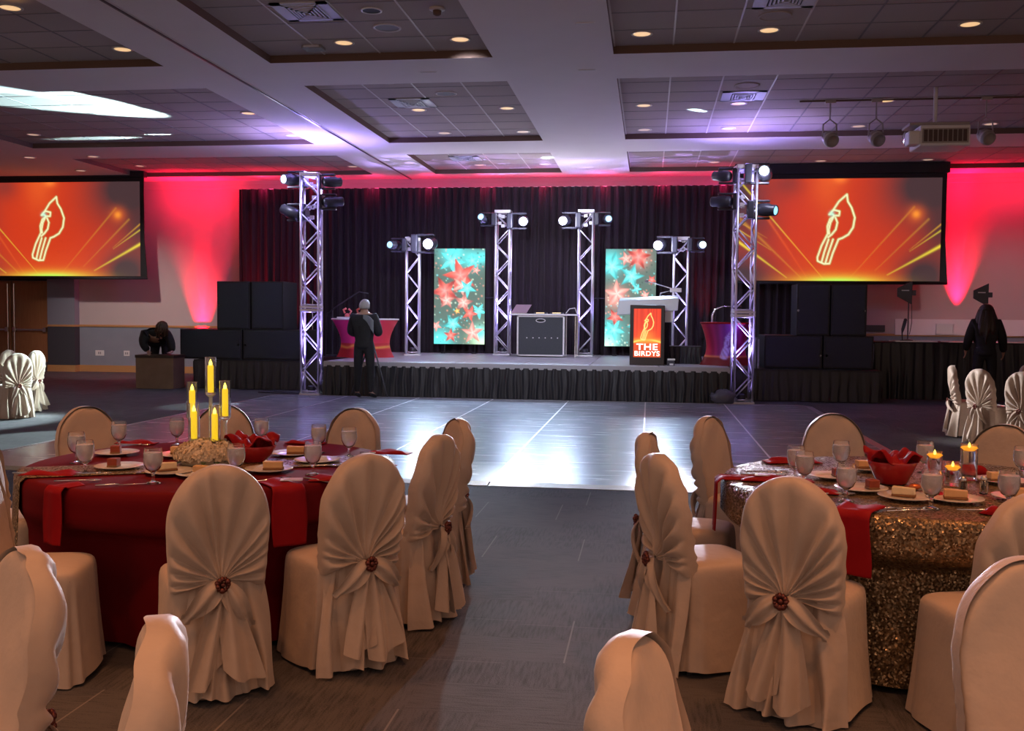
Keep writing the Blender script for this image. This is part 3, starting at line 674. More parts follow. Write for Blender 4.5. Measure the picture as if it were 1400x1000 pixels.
glL = [(.15,2.15,.28,CY_), (1.15,.2,.14,CY_), (1.15,2.1,.26,(.85,1,.8)), (.9,.25,.2,CY_), (.45,.1,.28,CY_), (1.1,1.95,.15,CY_)]
starsR = [(.15,.40,.40,1.2,CY_), (.48,.22,.20,.6,PK_), (.78,.18,.34,1.1,RED_), (.62,.62,.34,-1.3,CY_), (.28,1.02,.36,.9,PK_), (.24,1.55,.24,.4,RED_), (.22,1.85,.28,.2,CY_), (.75,.9,.14,.1,CY_), (.95,1.05,.14,.6,PK_), (1.1,.70,.14,.4,RED_), (.68,1.75,.2,.5,CY_), (.9,1.95,.12,0,PK_)]
glR = [(.12,.3,.25,CY_), (.8,.2,.2,PK_), (.1,1.95,.3,CY_), (.25,1.1,.22,PK_), (.05,2.2,.2,(.8,1,.9))]
def led_panel(x0, x1, z0, z1, y, fn, label):
    cx = (x0 + x1)/2; w = x1 - x0; h = z1 - z0
    t = thing('led_panel', label, 'led panel', (cx, y, z0), 0)
    MB().box(-w/2, w/2, .004, .07, 0, h).build('case', M['black'], t, bevel=.01)
    raster_mesh('display', w, h, 76, 140, fn, M['led'], t, Matrix.Translation((0, 0, h/2)))['label'] = 'bright image of red and cyan stars'
    for s in (-1, 1):
        MB().tube([(s*w*.3, .09, -z0 + DK), (s*w*.3, .09, h*.8)], .02, 8).box(s*w*.3 - .05, s*w*.3 + .05, -.1, .28, -z0 + DK, -z0 + DK + .02).build('stand_leg', M['frame_dark'], t)
led_panel(-5.04, -3.83, .88, 3.12, 22.85, stars_fn(starsL, 5, glL), 'tall lit panel of red and cyan stars left of the booth')
led_panel(-1.02, .13, .88, 3.11, 22.85, stars_fn(starsR, 8, glR), 'tall lit panel of stars partly hidden by the podium')
# thin bar with clamps running between trusses
for x0, x1, l in ((-5.0, -3.4, 'thin dark crossbar behind the left led panel'), (-1.3, .5, 'thin dark crossbar behind the right led panel')):
    b = MB().tube([(x0, 22.98, 1.98), (x1, 22.98, 1.98)], .012, 6).build('crossbar', M['bodyblack']); tag(b, l, 'bar')

# ------------------------------------------------------------------ booth
t = thing('dj_booth', 'charcoal road case booth with aluminium edges and a wide top', 'booth', (-2.36, 21.5, DK))
MB().box(-.50, .50, 0, .62, .03, .90).build('case_front', M['caselid'], t, bevel=.01)
e = MB()
for x in (-.52, .49): e.box(x, x + .035, -.015, .02, .02, .91)
e.box(-.52, .525, -.015, .02, .02, .05).box(-.52, .525, -.015, .02, .875, .91).box(.49, .525, .6, .63, .02, .91).box(-.52, -.49, .6, .63, .02, .91)
e.build('edge_profile', M['alu'], t, bevel=.004)
MB().box(-.72, .80, -.08, .70, .912, .945).build('table_top', M['alu'], t, bevel=.006)
bl = MB()
for k in range(6): bl.lathe([(0, -.006), (.014, -.004), (.014, .002)], 10, M4=Matrix.Translation((-.30 + k*.135, -.003, .42)) @ Matrix.Rotation(PI/2, 4, 'X'))
bl.build('rivets', M['white'], t)
bd = MB().lathe([(0, -.006), (.10, -.005), (.11, .002)], 24, M4=Matrix.Translation((0, -.004, .80)) @ Matrix.Rotation(PI/2, 4, 'X') @ Matrix.Scale(.42, 4, (0, 1, 0))).build('oval_badge', M['white'], t, label='small white oval badge')
MB().lathe([(0, -.006), (.085, -.005), (.09, .002)], 24, M4=Matrix.Translation((0, -.006, .80)) @ Matrix.Rotation(PI/2, 4, 'X') @ Matrix.Scale(.32, 4, (0, 1, 0))).build('badge_center', M['speakeredge'], bd)
MB().box(.55, .56, .1, .12, -.0, .91).box(.75, .77, .6, .62, 0, .91).box(.75, .77, .0, .02, 0, .91).build('table_leg', M['steel'], t)
t = thing('laptop', 'open pinkish laptop at the left end of the booth top', 'laptop', (-2.86, 21.62, DK + .945))
MB().box(-.17, .17, 0, .24, 0, .018).build('keyboard_base', M['steel'], t, bevel=.004)
MB().add([(-.17, .0, .018), (.17, .0, .018), (.30, -.10, .20), (-.04, -.10, .20), (-.17, .012, .018), (.17, .012, .018), (.30, -.088, .20), (-.04, -.088, .20)], [(0,1,2,3),(4,7,6,5),(0,4,5,1),(1,5,6,2),(2,6,7,3),(3,7,4,0)]).build('screen_lid', M['laptop'], t)
for x, l in ((-2.38, 'small black mixer with amber light on the booth top, left'), (-2.02, 'small black mixer with amber light on the booth top, right')):
    t = thing('dj_controller', l, 'controller', (x, 21.65, DK + .945))
    MB().box(-.14, .14, -.08, .2, 0, .035).build('body', M['bodyblack'], t, bevel=.005)
    MB().box(-.09, .09, -.085, -.07, .012, .03).build('display', mat('amber_display', (.6,.4,.2), .4, emit=(1,.75,.4), es=1.0), t)
cc = MB().tube([(-1.82, 21.6, DK + .96), (-1.74, 21.6, DK + 1.06), (-1.62, 21.6, DK + 1.08), (-1.58, 21.6, DK + .97)], .010, 6).build('headphone_cable', M['white']); tag(cc, 'pale curled cable at the right end of the booth top', 'cable')

# ------------------------------------------------------------------ podium
t = thing('podium', 'silver podium with a flared top behind the lit sign', 'podium', (-.02, 18.75, DK))
MB().add([(-.60, .0, .92), (.54, .0, 1.02), (.54, .55, 1.10), (-.60, .55, 1.0), (-.56, .0, 1.20), (.56, .0, 1.26), (.56, .62, 1.32), (-.56, .62, 1.26)],
    [(0,3,2,1),(4,5,6,7),(0,1,5,4),(1,2,6,5),(2,3,7,6),(3,0,4,7)]).build('top', M['podium'], t, bevel=.015)
MB().box(.30, .46, .05, .5, .80, 1.06).build('side_panel', M['podium'], t, bevel=.01)
MB().box(-.26, .40, .12, .50, 0, .98).build('column', M['blackcloth'], t, bevel=.01)
MB().box(-.32, .44, .05, .55, 0, .03).build('foot', M['black'], t)
t2 = thing('lit_sign', 'freestanding dark framed sign glowing red with a bird and lettering', 'sign', (-.03, 18.5, DK))
MB().box(-.33, .31, .0, .16, 0, 1.12).build('housing', mat('sign_frame_brown', (.035,.025,.022), .4), t2, bevel=.012)
def sign_col(U, V):
    X = (U - .5)*.62; Y = V
    C = np.zeros(U.shape + (3,)) + lin((.90,.26,.12))
    C = mixc(C, lin((.70,.10,.06)), .5*(.5 + .5*np.sin(U*44 + np.sin(U*9)*3))*np.clip(1 - V*1.1, 0, 1))
    C = mixc(C, lin((.98,.62,.2)), np.exp(-((V - .66)/.05)**2)*(.6 + .4*np.cos(X*5)))
    C = mixc(C, lin((1,.9,.4)), np.exp(-((V - .64 - .5*X*X)/.018)**2)*.9)
    C = mixc(C, lin((.98,.55,.2)), np.clip(.8*np.exp(-(X/.16)**2 - ((V - .58)/.12)**2), 0, 1))
    C = mixc(C, lin((.80,.30,.10)), np.clip((V - .70)*8, 0, 1)*.8)
    d = bird_mask(X, Y, .01, .09, .56, .01)
    return mixc(C, lin((1,.88,.5)), np.clip(np.exp(-(d/.011)**4), 0, 1))
raster_mesh('sign_face', .50, .90, 70, 120, sign_col, M['sign'], t2, Matrix.Translation((-.01, -.006, .60)))['label'] = 'glowing red face with a bird outline'
def text(s, name, size, loc, parent, m, ex=.003, sx=1., off=.012):
    c = bpy.data.curves.new(name, 'FONT'); c.body = s; c.size = size; c.align_x = 'CENTER'; c.extrude = ex; c.offset = off * size * .22; c.space_character = 1.08
    c.materials.append(m); o = bpy.data.objects.new(name, c); COL.objects.link(o); 
    bpy.context.view_layer.update(); me = bpy.data.meshes.new_from_object(o.evaluated_get(bpy.context.evaluated_depsgraph_get()))
    bpy.data.objects.remove(o); o = bpy.data.objects.new(name, me); COL.objects.link(o)
    o.parent = parent; o.location = loc; o.rotation_euler = (PI/2, 0, 0); o.scale = (sx, 1, 1)
    return o
text('THE', 'lettering', .165, (-.01, -.012, .288), t2, M['letters'], sx=1.25, off=.09)['label'] = 'white letters THE'
text('BIRDYS', 'lettering', .125, (-.01, -.012, .178), t2, M['letters'], sx=1.10, off=.09)['label'] = 'white letters BIRDYS'
# microphone at the podium
t = thing('podium_microphone', 'thin boom microphone reaching over the podium top', 'microphone', (.18, 19.2, DK))
MB().tube([(0, .1, 1.25), (.02, .1, 1.36), (.30, .1, 1.43), (-.12, .0, 1.55), (-.22, -.05, 1.58)], .010, 8).build('arm', M['alu'], t, True)
MB().ball((-.25, -.06, 1.585), .035).build('head', M['speakergrille'], t, True)
MB().box(.20, .42, .05, .15, 1.38, 1.46).build('mount', M['alu'], t, bevel=.01)
t = thing('small_floor_box', 'small dark box with pale ends beside the lit sign', 'box', (.38, 18.5, DK))
MB().box(-.05, .09, 0, .12, .0, .13).build('box', M['bodyblack'], t, bevel=.006)
MB().box(-.04, .10, -.01, .0, .10, .13).box(-.0, .07, -.01, 0, 0.01, .04).build('plate', M['white'], t)
t = thing('riser', 'low black skirted riser behind the podium', 'riser', (.62, 19.3, DK))
MB().box(-.36, .38, 0, .5, .30, .34).build('top', M['speakeredge'], t)
pleated(-.36, .38, .005, .32, .012, .09, 5, -.012, flare=.01).build('skirt', M['skirt'], t, True)
MB().box(-.35, -.34, .0, .5, .01, .3).box(.36, .37, 0, .5, .01, .3).build('side', M['blackcloth'], t)

# ------------------------------------------------------------------ cocktail tables
def cocktail(x, y, z, r, h, base, colfn, label):
    t = thing('cocktail_table', label, 'cocktail table', (x, y, z))
    nu, nv = 96, 60; vs = []; C = []
    for j in range(nv + 1):
        v = j / nv
        for i in range(nu):
            a = 2*PI*i/nu; k = v
            waist = r*(.66 + .34*(1 - math.sin(PI*min(k*1.25, 1)*.5))) if k < .8 else r*.66
            lobes = .10*math.cos(4*a)*(k**2)   # stretched to four feet
            rad = waist*(1 + lobes*1.6) + (base*r*(k**4))
            vs.append((rad*math.cos(a), rad*math.sin(a), h*(1 - v)))
            u = (math.cos(a) + 1)/2 if math.sin(a) < 0 else (math.cos(a) + 1)/2
            C.append(colfn(u, v))
    fs = [(j*nu + i, (j+1)*nu + i, (j+1)*nu + (i+1) % nu, j*nu + (i+1) % nu) for j in range(nv) for i in range(nu)]
    me = bpy.data.meshes.new('spandex_cover'); me.from_pydata(vs, [], fs); me.materials.append(M['spandex'])
    at = me.color_attributes.new('Col', 'FLOAT_COLOR', 'POINT'); at.data.foreach_set('color', np.array([(*c, 1) for c in C], dtype=np.float32).ravel())
    me.polygons.foreach_set('use_smooth', [True]*len(fs))
    o = bpy.data.objects.new('spandex_cover', me); COL.objects.link(o); o.parent = t; o['label'] = 'stretched printed cover'
    MB().lathe([(0, h - .02), (r + .005, h - .02), (r + .01, h), (r, h + .012), (0, h + .012)], 40).build('table_top', M['white' if x < 0 else 'napkin'], t, True)
    return t
def colL(u, v):
    mg = lin((.90,.22,.62)); rd = lin((.92,.25,.30)); ye = lin((.98,.75,.35)); dk = lin((.55,.06,.10))
    c = mg*(1 - u) + rd*u if v < .62 else rd*.75 + dk*.25
    k = math.exp(-((v - .70 - .04*math.sin(u*9))/.03)**2); c = c*(1 - .7*k) + ye*.7*k
    if v > .78: c = c*.45 + dk*.55
    return tuple(c)
def colR(u, v):
    rd = lin((.75,.12,.20)); pu = lin((.50,.20,.62)); mg = lin((.80,.12,.45)); dk = lin((.45,.06,.07)); ye = lin((.95,.60,.30))
    c = rd*(1 - min(1, u*2)) + pu*min(1, u*2) if u < .5 else pu*(1 - (u - .5)*2) + mg*(u - .5)*2
    c = c*(.85 + .15*math.sin(u*40))
    if v > .80: c = dk*1.0
    k = math.exp(-((v - .79)/.02)**2); c = c*(1 - .6*k) + ye*.6*k
    X = (u - .55)*.95; Y = v
    d = float(bird_mask(np.array([X]), np.array([Y]), 0., .16, .68, .01)[0]); k = math.exp(-(d/.02)**2)
    return tuple(c*(1 - .85*k) + lin((.80,.72,.98))*.85*k)
cocktail(-5.93, 20.2, DK, .70, .80, .12, colL, 'cocktail table in a magenta and red stretch cover at stage left')
cocktail(1.44, 19.15, DK, .48, .80, .25, colR, 'cocktail table in a red and purple stretch cover with a bird print')
for x, y, z, l, c in ((-6.28, 20.05, 1.48, 'small pink figurine on the left cocktail table, outer', (.8,.2,.2)), (-6.02, 20.15, 1.48, 'small red trinket on the left cocktail table, inner', (.5,.08,.05))):
    t = thing('table_trinket', l, 'ornament', (x, y, z))
    m = mat('trinket' + str(c[0]), c, .4)
    MB().ball((0, 0, .05), .055, sc=(1,1,.9)).build('body', m, t, True); MB().tube([(-.05, 0, .10), (-.08, 0, .17), (-.02, 0, .2)], .022).tube([(.05, 0, .08), (.09, 0, .14), (.03, 0, .19)], .02).build('petals', m, t, True)
t = thing('stack_of_papers', 'flat white stack of papers on the left cocktail table', 'papers', (-6.2, 19.85, 1.472))
MB().box(-.20, .32, -.12, .12, 0, .03).build('sheets', M['white'], t); MB().box(.15, .33, -.11, .11, .03, .055).build('top_sheet', M['white'], t)
t = thing('boom_microphone_stand', 'black microphone stand with boom beside the left cocktail table', 'microphone stand', (-6.78, 20.6, DK))
MB().lathe([(.14, 0), (.14, .02), (0, .025)], 20).build('base', M['bodyblack'], t)
MB().tube([(0, 0, 0), (0, 0, .98)], .014, 8).build('pole', M['bodyblack'], t); MB().tube([(-.12, 0, .90), (.15, 0, 1.10), (.62, -.1, 1.38), (.82, -.1, 1.34)], .013, 8).build('boom', M['bodyblack'], t, True)
t = thing('round_microphone_stand', 'thin microphone stand on the platform right of the left loudspeakers', 'microphone stand', (-7.30, 20.8, .60))
MB().lathe([(.14, 0), (.14, .02), (0, .025)], 20).build('base', M['bodyblack'], t); MB().tube([(0, 0, 0), (0, 0, 1.3), (-.04, 0, 1.38)], .012, 8).build('pole', M['steel'], t)
MB().ball((-.05, 0, 1.42), .045).build('head', M['white'], t, True)
t = thing('chrome_chair_frame', 'bent chrome tube chair frame behind the right cocktail table', 'chair', (1.50, 20.1, DK))
for dy in (0, .3):
    MB().tube([(-.25, dy, 0), (-.25, dy, .95), (-.20, dy, 1.06), (-.05, dy, 1.12), (.30, dy, 1.12)], .014, 8).build('tube_frame', M['steel'], t, True)
MB().box(-.2, .3, 0, .35, .42, .46).build('seat', M['black'], t, bevel=.01)
t = thing('leaning_posters', 'bundle of grey boards leaning behind the right tower', 'boards', (2.02, 19.35, .60))
for k in range(3): MB().box(-.10 + k*.06, -.06 + k*.06, -.1, .3, 0, .62 - k*.03).build('board', M['speakergrille'], t, bevel=.004)
for x, y, z, s, l in ((-6.05, 18.42, 0, .30, 'crumpled grey plastic bag beside the foot of the left tower'), (1.34, 18.05, 0, .24, 'crumpled grey plastic bag left of the right tower foot')):
    rr = random.Random(int(x*10)); b = MB(); b.ball((0, 0, 0), 1, 18, 12)
    b.v = [(p[0]*s*rr.uniform(.7, 1.1), p[1]*s*.5*rr.uniform(.7, 1.1), max(0, (p[2]*.6 + .5)*s*rr.uniform(.8, 1.1))) for p in b.v]
    o = b.build('plastic_bag', mat('grey_plastic_bag', (.12,.12,.15), .35), None, True, loc=(x, y, z)); tag(o, l, 'bag')
cb = MB().tube([(-7.6, 18.5, .012), (-7.1, 18.35, .012), (-6.7, 18.55, .012), (-6.5, 18.75, .012)], .012, 6).tube([(-7.4, 18.6, .03), (-6.9, 18.3, .03), (-6.66, 18.2, .03)], .012, 6).build('power_cables', M['bodyblack']); tag(cb, 'loose black cables on the carpet at the left tower foot', 'cables')

# ------------------------------------------------------------------ right side service tables, antennas
t = thing('service_table', 'long black skirted table along the right wall', 'table', (0, 0, 0))
MB().box(4.30, 12.0, 19.9, 21.0, 1.08, 1.12).build('table_top', M['blackcloth'], t, bevel=.005)
pleated(4.30, 12.0, .02, 1.10, .02, .2, 21, 19.88, flare=.04).build('skirt', M['skirt'], t, True)
legs(t, (4.4, 11.9), (20.0, 20.9), 1.08)
tb = MB().box(4.72, 5.50, 19.95, 20.5, 1.121, 1.145).build('paper_tray', M['plate'], bevel=.004); tag(tb, 'pale tray on the skirted table under the first antenna', 'tray')
tb = MB().box(5.7, 7.3, 19.93, 20.5, 1.121, 1.14).build('white_cloth', M['plate'], bevel=.004); tag(tb, 'white runner on the skirted table in front of the red uplight', 'cloth')
tb = MB().box(8.0, 9.0, 19.93, 20.5, 1.121, 1.14).build('table_runner', M['plate'], bevel=.004); tag(tb, 'pale runner on the skirted table right of the woman', 'cloth')
struct(MB().box(5.65, 13, wy - .045, wy - .02, 1.20, 1.57).build('trim_5', mat('white_wall_band', (.78,.75,.74), .6)), 'long white band low on the right wall')  # pale strip set just in front of the wall
b = MB().box(5.0, 5.42, wy - .06, wy - .0, 1.27, 1.42).build('wall_panel_box', M['bodyblack']); tag(b, 'black box fixed to the wall left of the white band', 'wall box')
t = thing('wall_frame', 'small white framed box on the white band by the red light', 'frame', (6.75, wy - .05, 1.22))
MB().box(-.2, .2, -.03, 0, 0, .03).box(-.2, .2, -.03, 0, .22, .25).box(-.2, -.17, -.03, 0, 0, .25).box(.17, .2, -.03, 0, 0, .25).build('frame', M['white'], t)
MB().box(-.17, .17, -.008, 0, .03, .22).build('panel', M['plate'], t)
def antenna(x, y, z0, label):
    t = thing('paddle_antenna', label, 'antenna', (x, y, z0))
    MB().add([(-.22, -.01, .86), (-.22, -.01, 1.02), (.06, -.01, 1.16), (.06, -.01, .70), (-.22, .02, .86), (-.22, .02, 1.02), (.06, .02, 1.16), (.06, .02, .70)], [(0,1,2,3),(4,7,6,5),(0,4,5,1),(1,5,6,2),(2,6,7,3),(3,7,4,0)]).box(.05, .13, -.02, .03, .88, .98).build('paddle', M['bodyblack'], t, bevel=.006)
    MB().box(-.14, -.0, -.014, -.008, .965, .985).build('marking', M['white'], t)
    MB().tube([(0, 0, 0), (0, 0, .75)], .012, 8).build('pole', M['bodyblack'], t)
    MB().tube([(.06, .01, .70), (.07, .01, .35), (.03, 0, .12)], .006, 6).build('cable', M['bodyblack'], t)
    MB().lathe([(.10, 0), (.10, .012), (.02, .03), (0, .03)], 20).build('base', M['bodyblack'], t)
    return t
antenna(4.98, 20.1, 1.145, 'black paddle antenna on a pole, left of the red uplight')
antenna(6.48, 20.4, 1.12, 'black paddle antenna on a pole above the woman\'s head')
t = thing('handheld_microphone', 'black handheld microphone upright on the tray beside the antenna', 'microphone', (4.86, 20.0, 1.145))
MB().tube([(0, 0, 0), (-.01, 0, .15), (.0, 0, .22), (.04, 0, .38)], [.01, .012, .03, .035], 8).lathe([(.05, 0), (.05, .01), (0, .015)], 12).build('body', M['bodyblack'], t, True)
MB().ball((.045, 0, .40), .035).build('head', M['bodyblack'], t, True)
for x, l in ((-14.18, 'white double wall plate low on the grey wainscot, left'), (-13.43, 'white outlet plate low on the wainscot, right')):
    t = thing('wall_plate', l, 'wall outlet', (x, wy, .49))
    w = .24 if x < -14 else .16
    MB().box(-w/2, w/2, -.012, 0, -.07, .07).build('plate', M['white'], t, bevel=.003)
    MB().box(-.04, -.01, -.015, -.01, -.03, .03).box(.01, .04, -.015, -.01, -.03, .03).build('socket', M['speakergrille'], t)
t = thing('packing_crate', 'brown box on the carpet under the leaning woman', 'box', (-9.98, 18.9, 0))
MB().box(-.41, .41, 0, .5, 0, .66).build('body', M['box'], t, bevel=.01)
MB().box(-.42, .42, -.01, .51, .63, .69).build('lid', mat('crate_lid', (.05,.03,.02), .7), t, bevel=.006)

# ------------------------------------------------------------------ dance floor
DX0, DX1, DY0, DY1 = -6.98, 2.72, 8.95, 17.90
t = thing('dance_floor', 'large black gloss dance floor with white seams', 'dance floor', (0, 0, 0)); 
MB().box(DX0, DX1, DY0, DY1, 0, .02).build('panel', M['dance'], t, label='glossy black panels')
s = MB(); n = 7
for k in range(1, n): x = DX0 + (DX1 - DX0)*k/n; s.box(x - .011, x + .011, DY0, DY1, .018, .0215)
s.build('seam', M['panel_line'], t, label='thin white seams')
s = MB()
for k in range(1, 7): y = DY0 + (DY1 - DY0)*k/7; s.box(DX0, DX1, y - .003, y + .003, .018, .0206)
s.build('cross_seam', mat('dark_seam', (.12,.12,.14), .4), t)
def ramp(p, q, w, m, name='ramp_edge'):
    a, b = Vector(p), Vector(q); d = (b - a).normalized(); o = Vector((d.y, -d.x, 0)); L_ = (b - a).length
    k = MB(); n = max(1, round(L_/1.39))
    for i in range(n):
        s0 = a + d*(L_*i/n + .006); s1 = a + d*(L_*(i+1)/n - .006)
        vs = [s0, s1, s1 + o*w, s0 + o*w]; k.add([(v.x, v.y, 0) for v in vs] + [(s0.x, s0.y, .022), (s1.x, s1.y, .022), (s1.x + o.x*w, s1.y + o.y*w, .004), (s0.x + o.x*w, s0.y + o.y*w, .004)], [(0,3,2,1),(4,5,6,7),(0,1,5,4),(1,2,6,5),(2,3,7,6),(3,0,4,7)])
    k.build(name, m, t)
ramp((DX0, DY0, 0), (DX1, DY0, 0), .13, M['ramp'])
ramp((DX1, DY0, 0), (DX1, DY1, 0), .14, M['rampwhite'])
ramp((DX0, DY1, 0), (DX0, DY0, 0), .14, M['rampwhite'])
ramp((DX1, DY1, 0), (DX0, DY1, 0), .10, M['rampwhite'])

# ------------------------------------------------------------------ people
def skin_obj(name, V, Ed, m, parent, sub=2, root=0, label=None):
    me = bpy.data.meshes.new(name); me.from_pydata([v[:3] for v in V], Ed, []); me.materials.append(m)
    o = bpy.data.objects.new(name, me); COL.objects.link(o)
    if parent: o.parent = parent
    bm = bmesh.new(); bm.from_mesh(me); L_ = bm.verts.layers.skin.verify(); bm.verts.ensure_lookup_table()
    for b, v in zip(bm.verts, V):
        r = v[3] if isinstance(v[3], tuple) else (v[3], v[3]); b[L_].radius = r; b[L_].use_root = False
    bm.verts[root][L_].use_root = True
    bm.to_mesh(me); bm.free()
    md = o.modifiers.new('skin', 'SKIN'); md.use_smooth_shade = True
    s = o.modifiers.new('ss', 'SUBSURF'); s.levels = s.render_levels = sub
    if label: o['label'] = label
    return o
def chain(J, names):  # edges between named joints
    idx = {k: i for i, k in enumerate(J)}
    return [(idx[a], idx[b]) for a, b in names], idx
def hand(J, E_, wrist, pre, p, d, up, k=1.):
    """five fingers: a palm joint and five short chains, d points along the fingers, up = towards the thumb"""
    d = Vector(d).normalized(); u = Vector(up); u = (u - d*u.dot(d)).normalized(); n = d.cross(u); p = Vector(p)
    pal = p + d*.045*k; J[pre + 'palm'] = (*pal, .024*k); E_.append((wrist, pre + 'palm'))
    for i, (off, l) in enumerate(((.026, .070), (.009, .080), (-.009, .074), (-.025, .058))):
        a = pal + d*.028*k + u*off*k; b = a + d*l*.55*k - n*.008*k; c = b + d*l*.4*k - n*.022*k
        J[f'{pre}f{i}a'] = (*a, .009*k); J[f'{pre}f{i}b'] = (*b, .008*k); J[f'{pre}f{i}c'] = (*c, .006*k)
        E_ += [(pre + 'palm', f'{pre}f{i}a'), (f'{pre}f{i}a', f'{pre}f{i}b'), (f'{pre}f{i}b', f'{pre}f{i}c')]
    a = pal - d*.01*k + u*.032*k; b = a + d*.03*k + u*.022*k; J[pre + 'ta'] = (*a, .010*k); J[pre + 'tb'] = (*b, .008*k)
    E_ += [(pre + 'palm', pre + 'ta'), (pre + 'ta', pre + 'tb')]
def person(name, label, loc, rz, J, extra_edges, cloth, hair, hairmat, shoes=True, hairlabel='', sc=1.):
    t = thing(name, label, 'person', loc, rz); t.scale = (sc, sc, sc)
    E_ = [('pelvis','belly'),('belly','chest'),('chest','neck'),('neck','head'),('head','crown'),('chest','shl'),('chest','shr'),('shl','ell'),('ell','wrl'),('shr','elr'),('elr','wrr'),('pelvis','hil'),('pelvis','hir'),('hil','knl'),('knl','anl'),('hir','knr'),('knr','anr'),('anl','tol'),('anr','tor')]
    J = dict(J); hem = J.pop('hem', None) or (J['pelvis'][0], J['pelvis'][1], J['pelvis'][2] - .12, (.165, .13)); E_ = E_ + extra_edges
    for pre, w in (('L', 'wrl'), ('R', 'wrr')):
        h = J.pop('hand' + pre); hand(J, E_, w, pre, h[0], h[1], h[2])
    ed, idx = chain(J, E_)
    skin_obj('body', list(J.values()), ed, M['skin'], t, 1, idx['pelvis'])
    # jacket and trousers follow the same joints, a little larger
    def sub(nm, keys, add, m, root, lab=None):
        J['hem'] = hem; cv, nv_ = Vector(J['chest'][:3]), Vector(J['neck'][:3]); J['collar'] = (*(cv*.35 + nv_*.65), .05); K = {k: J[k] for k in keys}; e, ix = chain(K, [x for x in E_ + [('pelvis', 'hem'), ('chest', 'collar')] if x[0] in K and x[1] in K])
        V = []
        for k in keys:
            x = J[k]; r = x[3] if isinstance(x[3], tuple) else (x[3], x[3]); V.append((*x[:3], (r[0] + add, r[1] + add)))
        return skin_obj(nm, V, e, m, t, 2, ix[root], lab)
    sub('jacket', ['pelvis','belly','chest','neck2' if 'neck2' in J else 'shl','shl','shr','ell','elr','wrl','wrr'] if False else ['hem','pelvis','belly','chest','collar','shl','shr','ell','elr','wrl','wrr'], .034, M['suit'], 'belly', 'black top')
    sub('trousers', ['belly','pelvis','hil','hir','knl','knr','anl','anr'], .012, M['suit'], 'pelvis', 'black trousers')
    for s in 'lr':
        a = Vector(J['an' + s][:3]); b = Vector(J['to' + s][:3]); d = (b - a).normalized()
        skin_obj('shoe', [(*(a - Vector((0, 0, .035)) - d*.05), (.045, .04)), (*(a*.4 + b*.6 + Vector((0, 0, -.012))), (.048, .035)), (*(b + d*.04), (.035, .025))], [(0, 1), (1, 2)], M['black'], t, 2)
    hd = Vector(J['head'][:3]); up = (Vector(J['crown'][:3]) - hd).normalized()
    return t, hd, up
def upright(h=1.80):
    return {'pelvis': (0,0,.98,(.15,.11)), 'belly': (0,0,1.14,(.14,.105)), 'chest': (0,.0,1.36,(.165,.12)), 'neck': (0,.01,1.53,.055), 'head': (0,.02,1.65,(.078,.095)), 'crown': (0,.015,1.74,(.068,.08)),
     'shl': (-.19,0,1.45,.075), 'shr': (.19,0,1.45,.075), 'ell': (-.27,.02,1.17,.05), 'elr': (.27,.02,1.17,.05), 'wrl': (-.15,.26,1.15,.032), 'wrr': (.15,.26,1.18,.032),
     'hil': (-.10,0,.90,.095), 'hir': (.10,0,.90,.095), 'knl': (-.12,.01,.50,.062), 'knr': (.12,.01,.50,.062), 'anl': (-.13,-.01,.10,.042), 'anr': (.13,-.01,.10,.042), 'tol': (-.15,.15,.035,.032), 'tor': (.15,.15,.035,.032),
     'handL': ((-.15,.26,1.15), (.4,.9,.1), (0,0,1)), 'handR': ((.15,.26,1.18), (-.4,.9,.1), (0,0,1))}
def face(t, hd, fwd, up):
    fwd = Vector(fwd).normalized(); side = fwd.cross(Vector(up)).normalized(); up = Vector(up)
    def blob(nm, p, r, sc, m): return MB().ball((0,0,0), r, 10, 6, sc=sc).build(nm, m, t, True, loc=p)
    blob('nose', hd + fwd*.098 - up*.005, .016, (.8,1.2,1.2), M['skin'])
    for s in (-1, 1):
        blob('eye', hd + fwd*.088 + side*s*.032 + up*.018, .011, (1,1,.8), M['white'])
        blob('ear', hd + side*s*.082 - up*.0, .024, (.4,.8,1.3), M['skin'])
    blob('mouth', hd + fwd*.088 - up*.042, .018, (1.2,.5,.4), M['napkin'])
# the photographer, seen from behind
J = upright(); t, hd, up = person('person', 'man in a black suit seen from behind, standing at a tripod before the stage', (-5.16, 17.50, .02), math.radians(-4), J, [], None, None, None, sc=1.02)
face(t, hd, (0,1,0), (0,0,1))
hr = MB(); hr.grid(lambda u, v: (.093*math.sin(PI*v*.62 + .0)*math.cos(2*PI*u), .02 + -.012 + .112*math.sin(PI*v*.62)*math.sin(2*PI*u) , 1.675 + .105*math.cos(PI*v*.62) + (.03 if math.sin(2*PI*u) > .3 else -.03)*v), 24, 10, None, True)
hr.build('hair', M['greyhair'], t, True, solid=.008, label='short grey hair')
sl = MB().grid(lambda u, v: (.03 + .20*u, -.135 + .02*math.sin(u*6) - .0*v + .22*(v - .5)*abs(v - .2)*0, 1.50 - .10*u*u - .17*v*(.4 + u)), 10, 8)
sl.build('shoulder_light_patch', M['shoulderlight'], t, True, solid=.02, label='pale grey patch of light on the right shoulder')  # light caught on the shoulder, modelled as a grey patch
t = thing('camera_tripod', 'camera on a black tripod in front of the man', 'tripod', (-5.16, 17.98, .02), 0)
for a in (-35, 85, 205):
    a = math.radians(a); MB().tube([(.03*math.cos(a), .03*math.sin(a)*.5, 1.02), (.42*math.cos(a), .20*math.sin(a), .0)], [.018, .010], 8).build('leg', M['bodyblack'], t)
MB().tube([(0,0,.9), (0,0,1.28)], .016, 8).build('centre_column', M['bodyblack'], t)
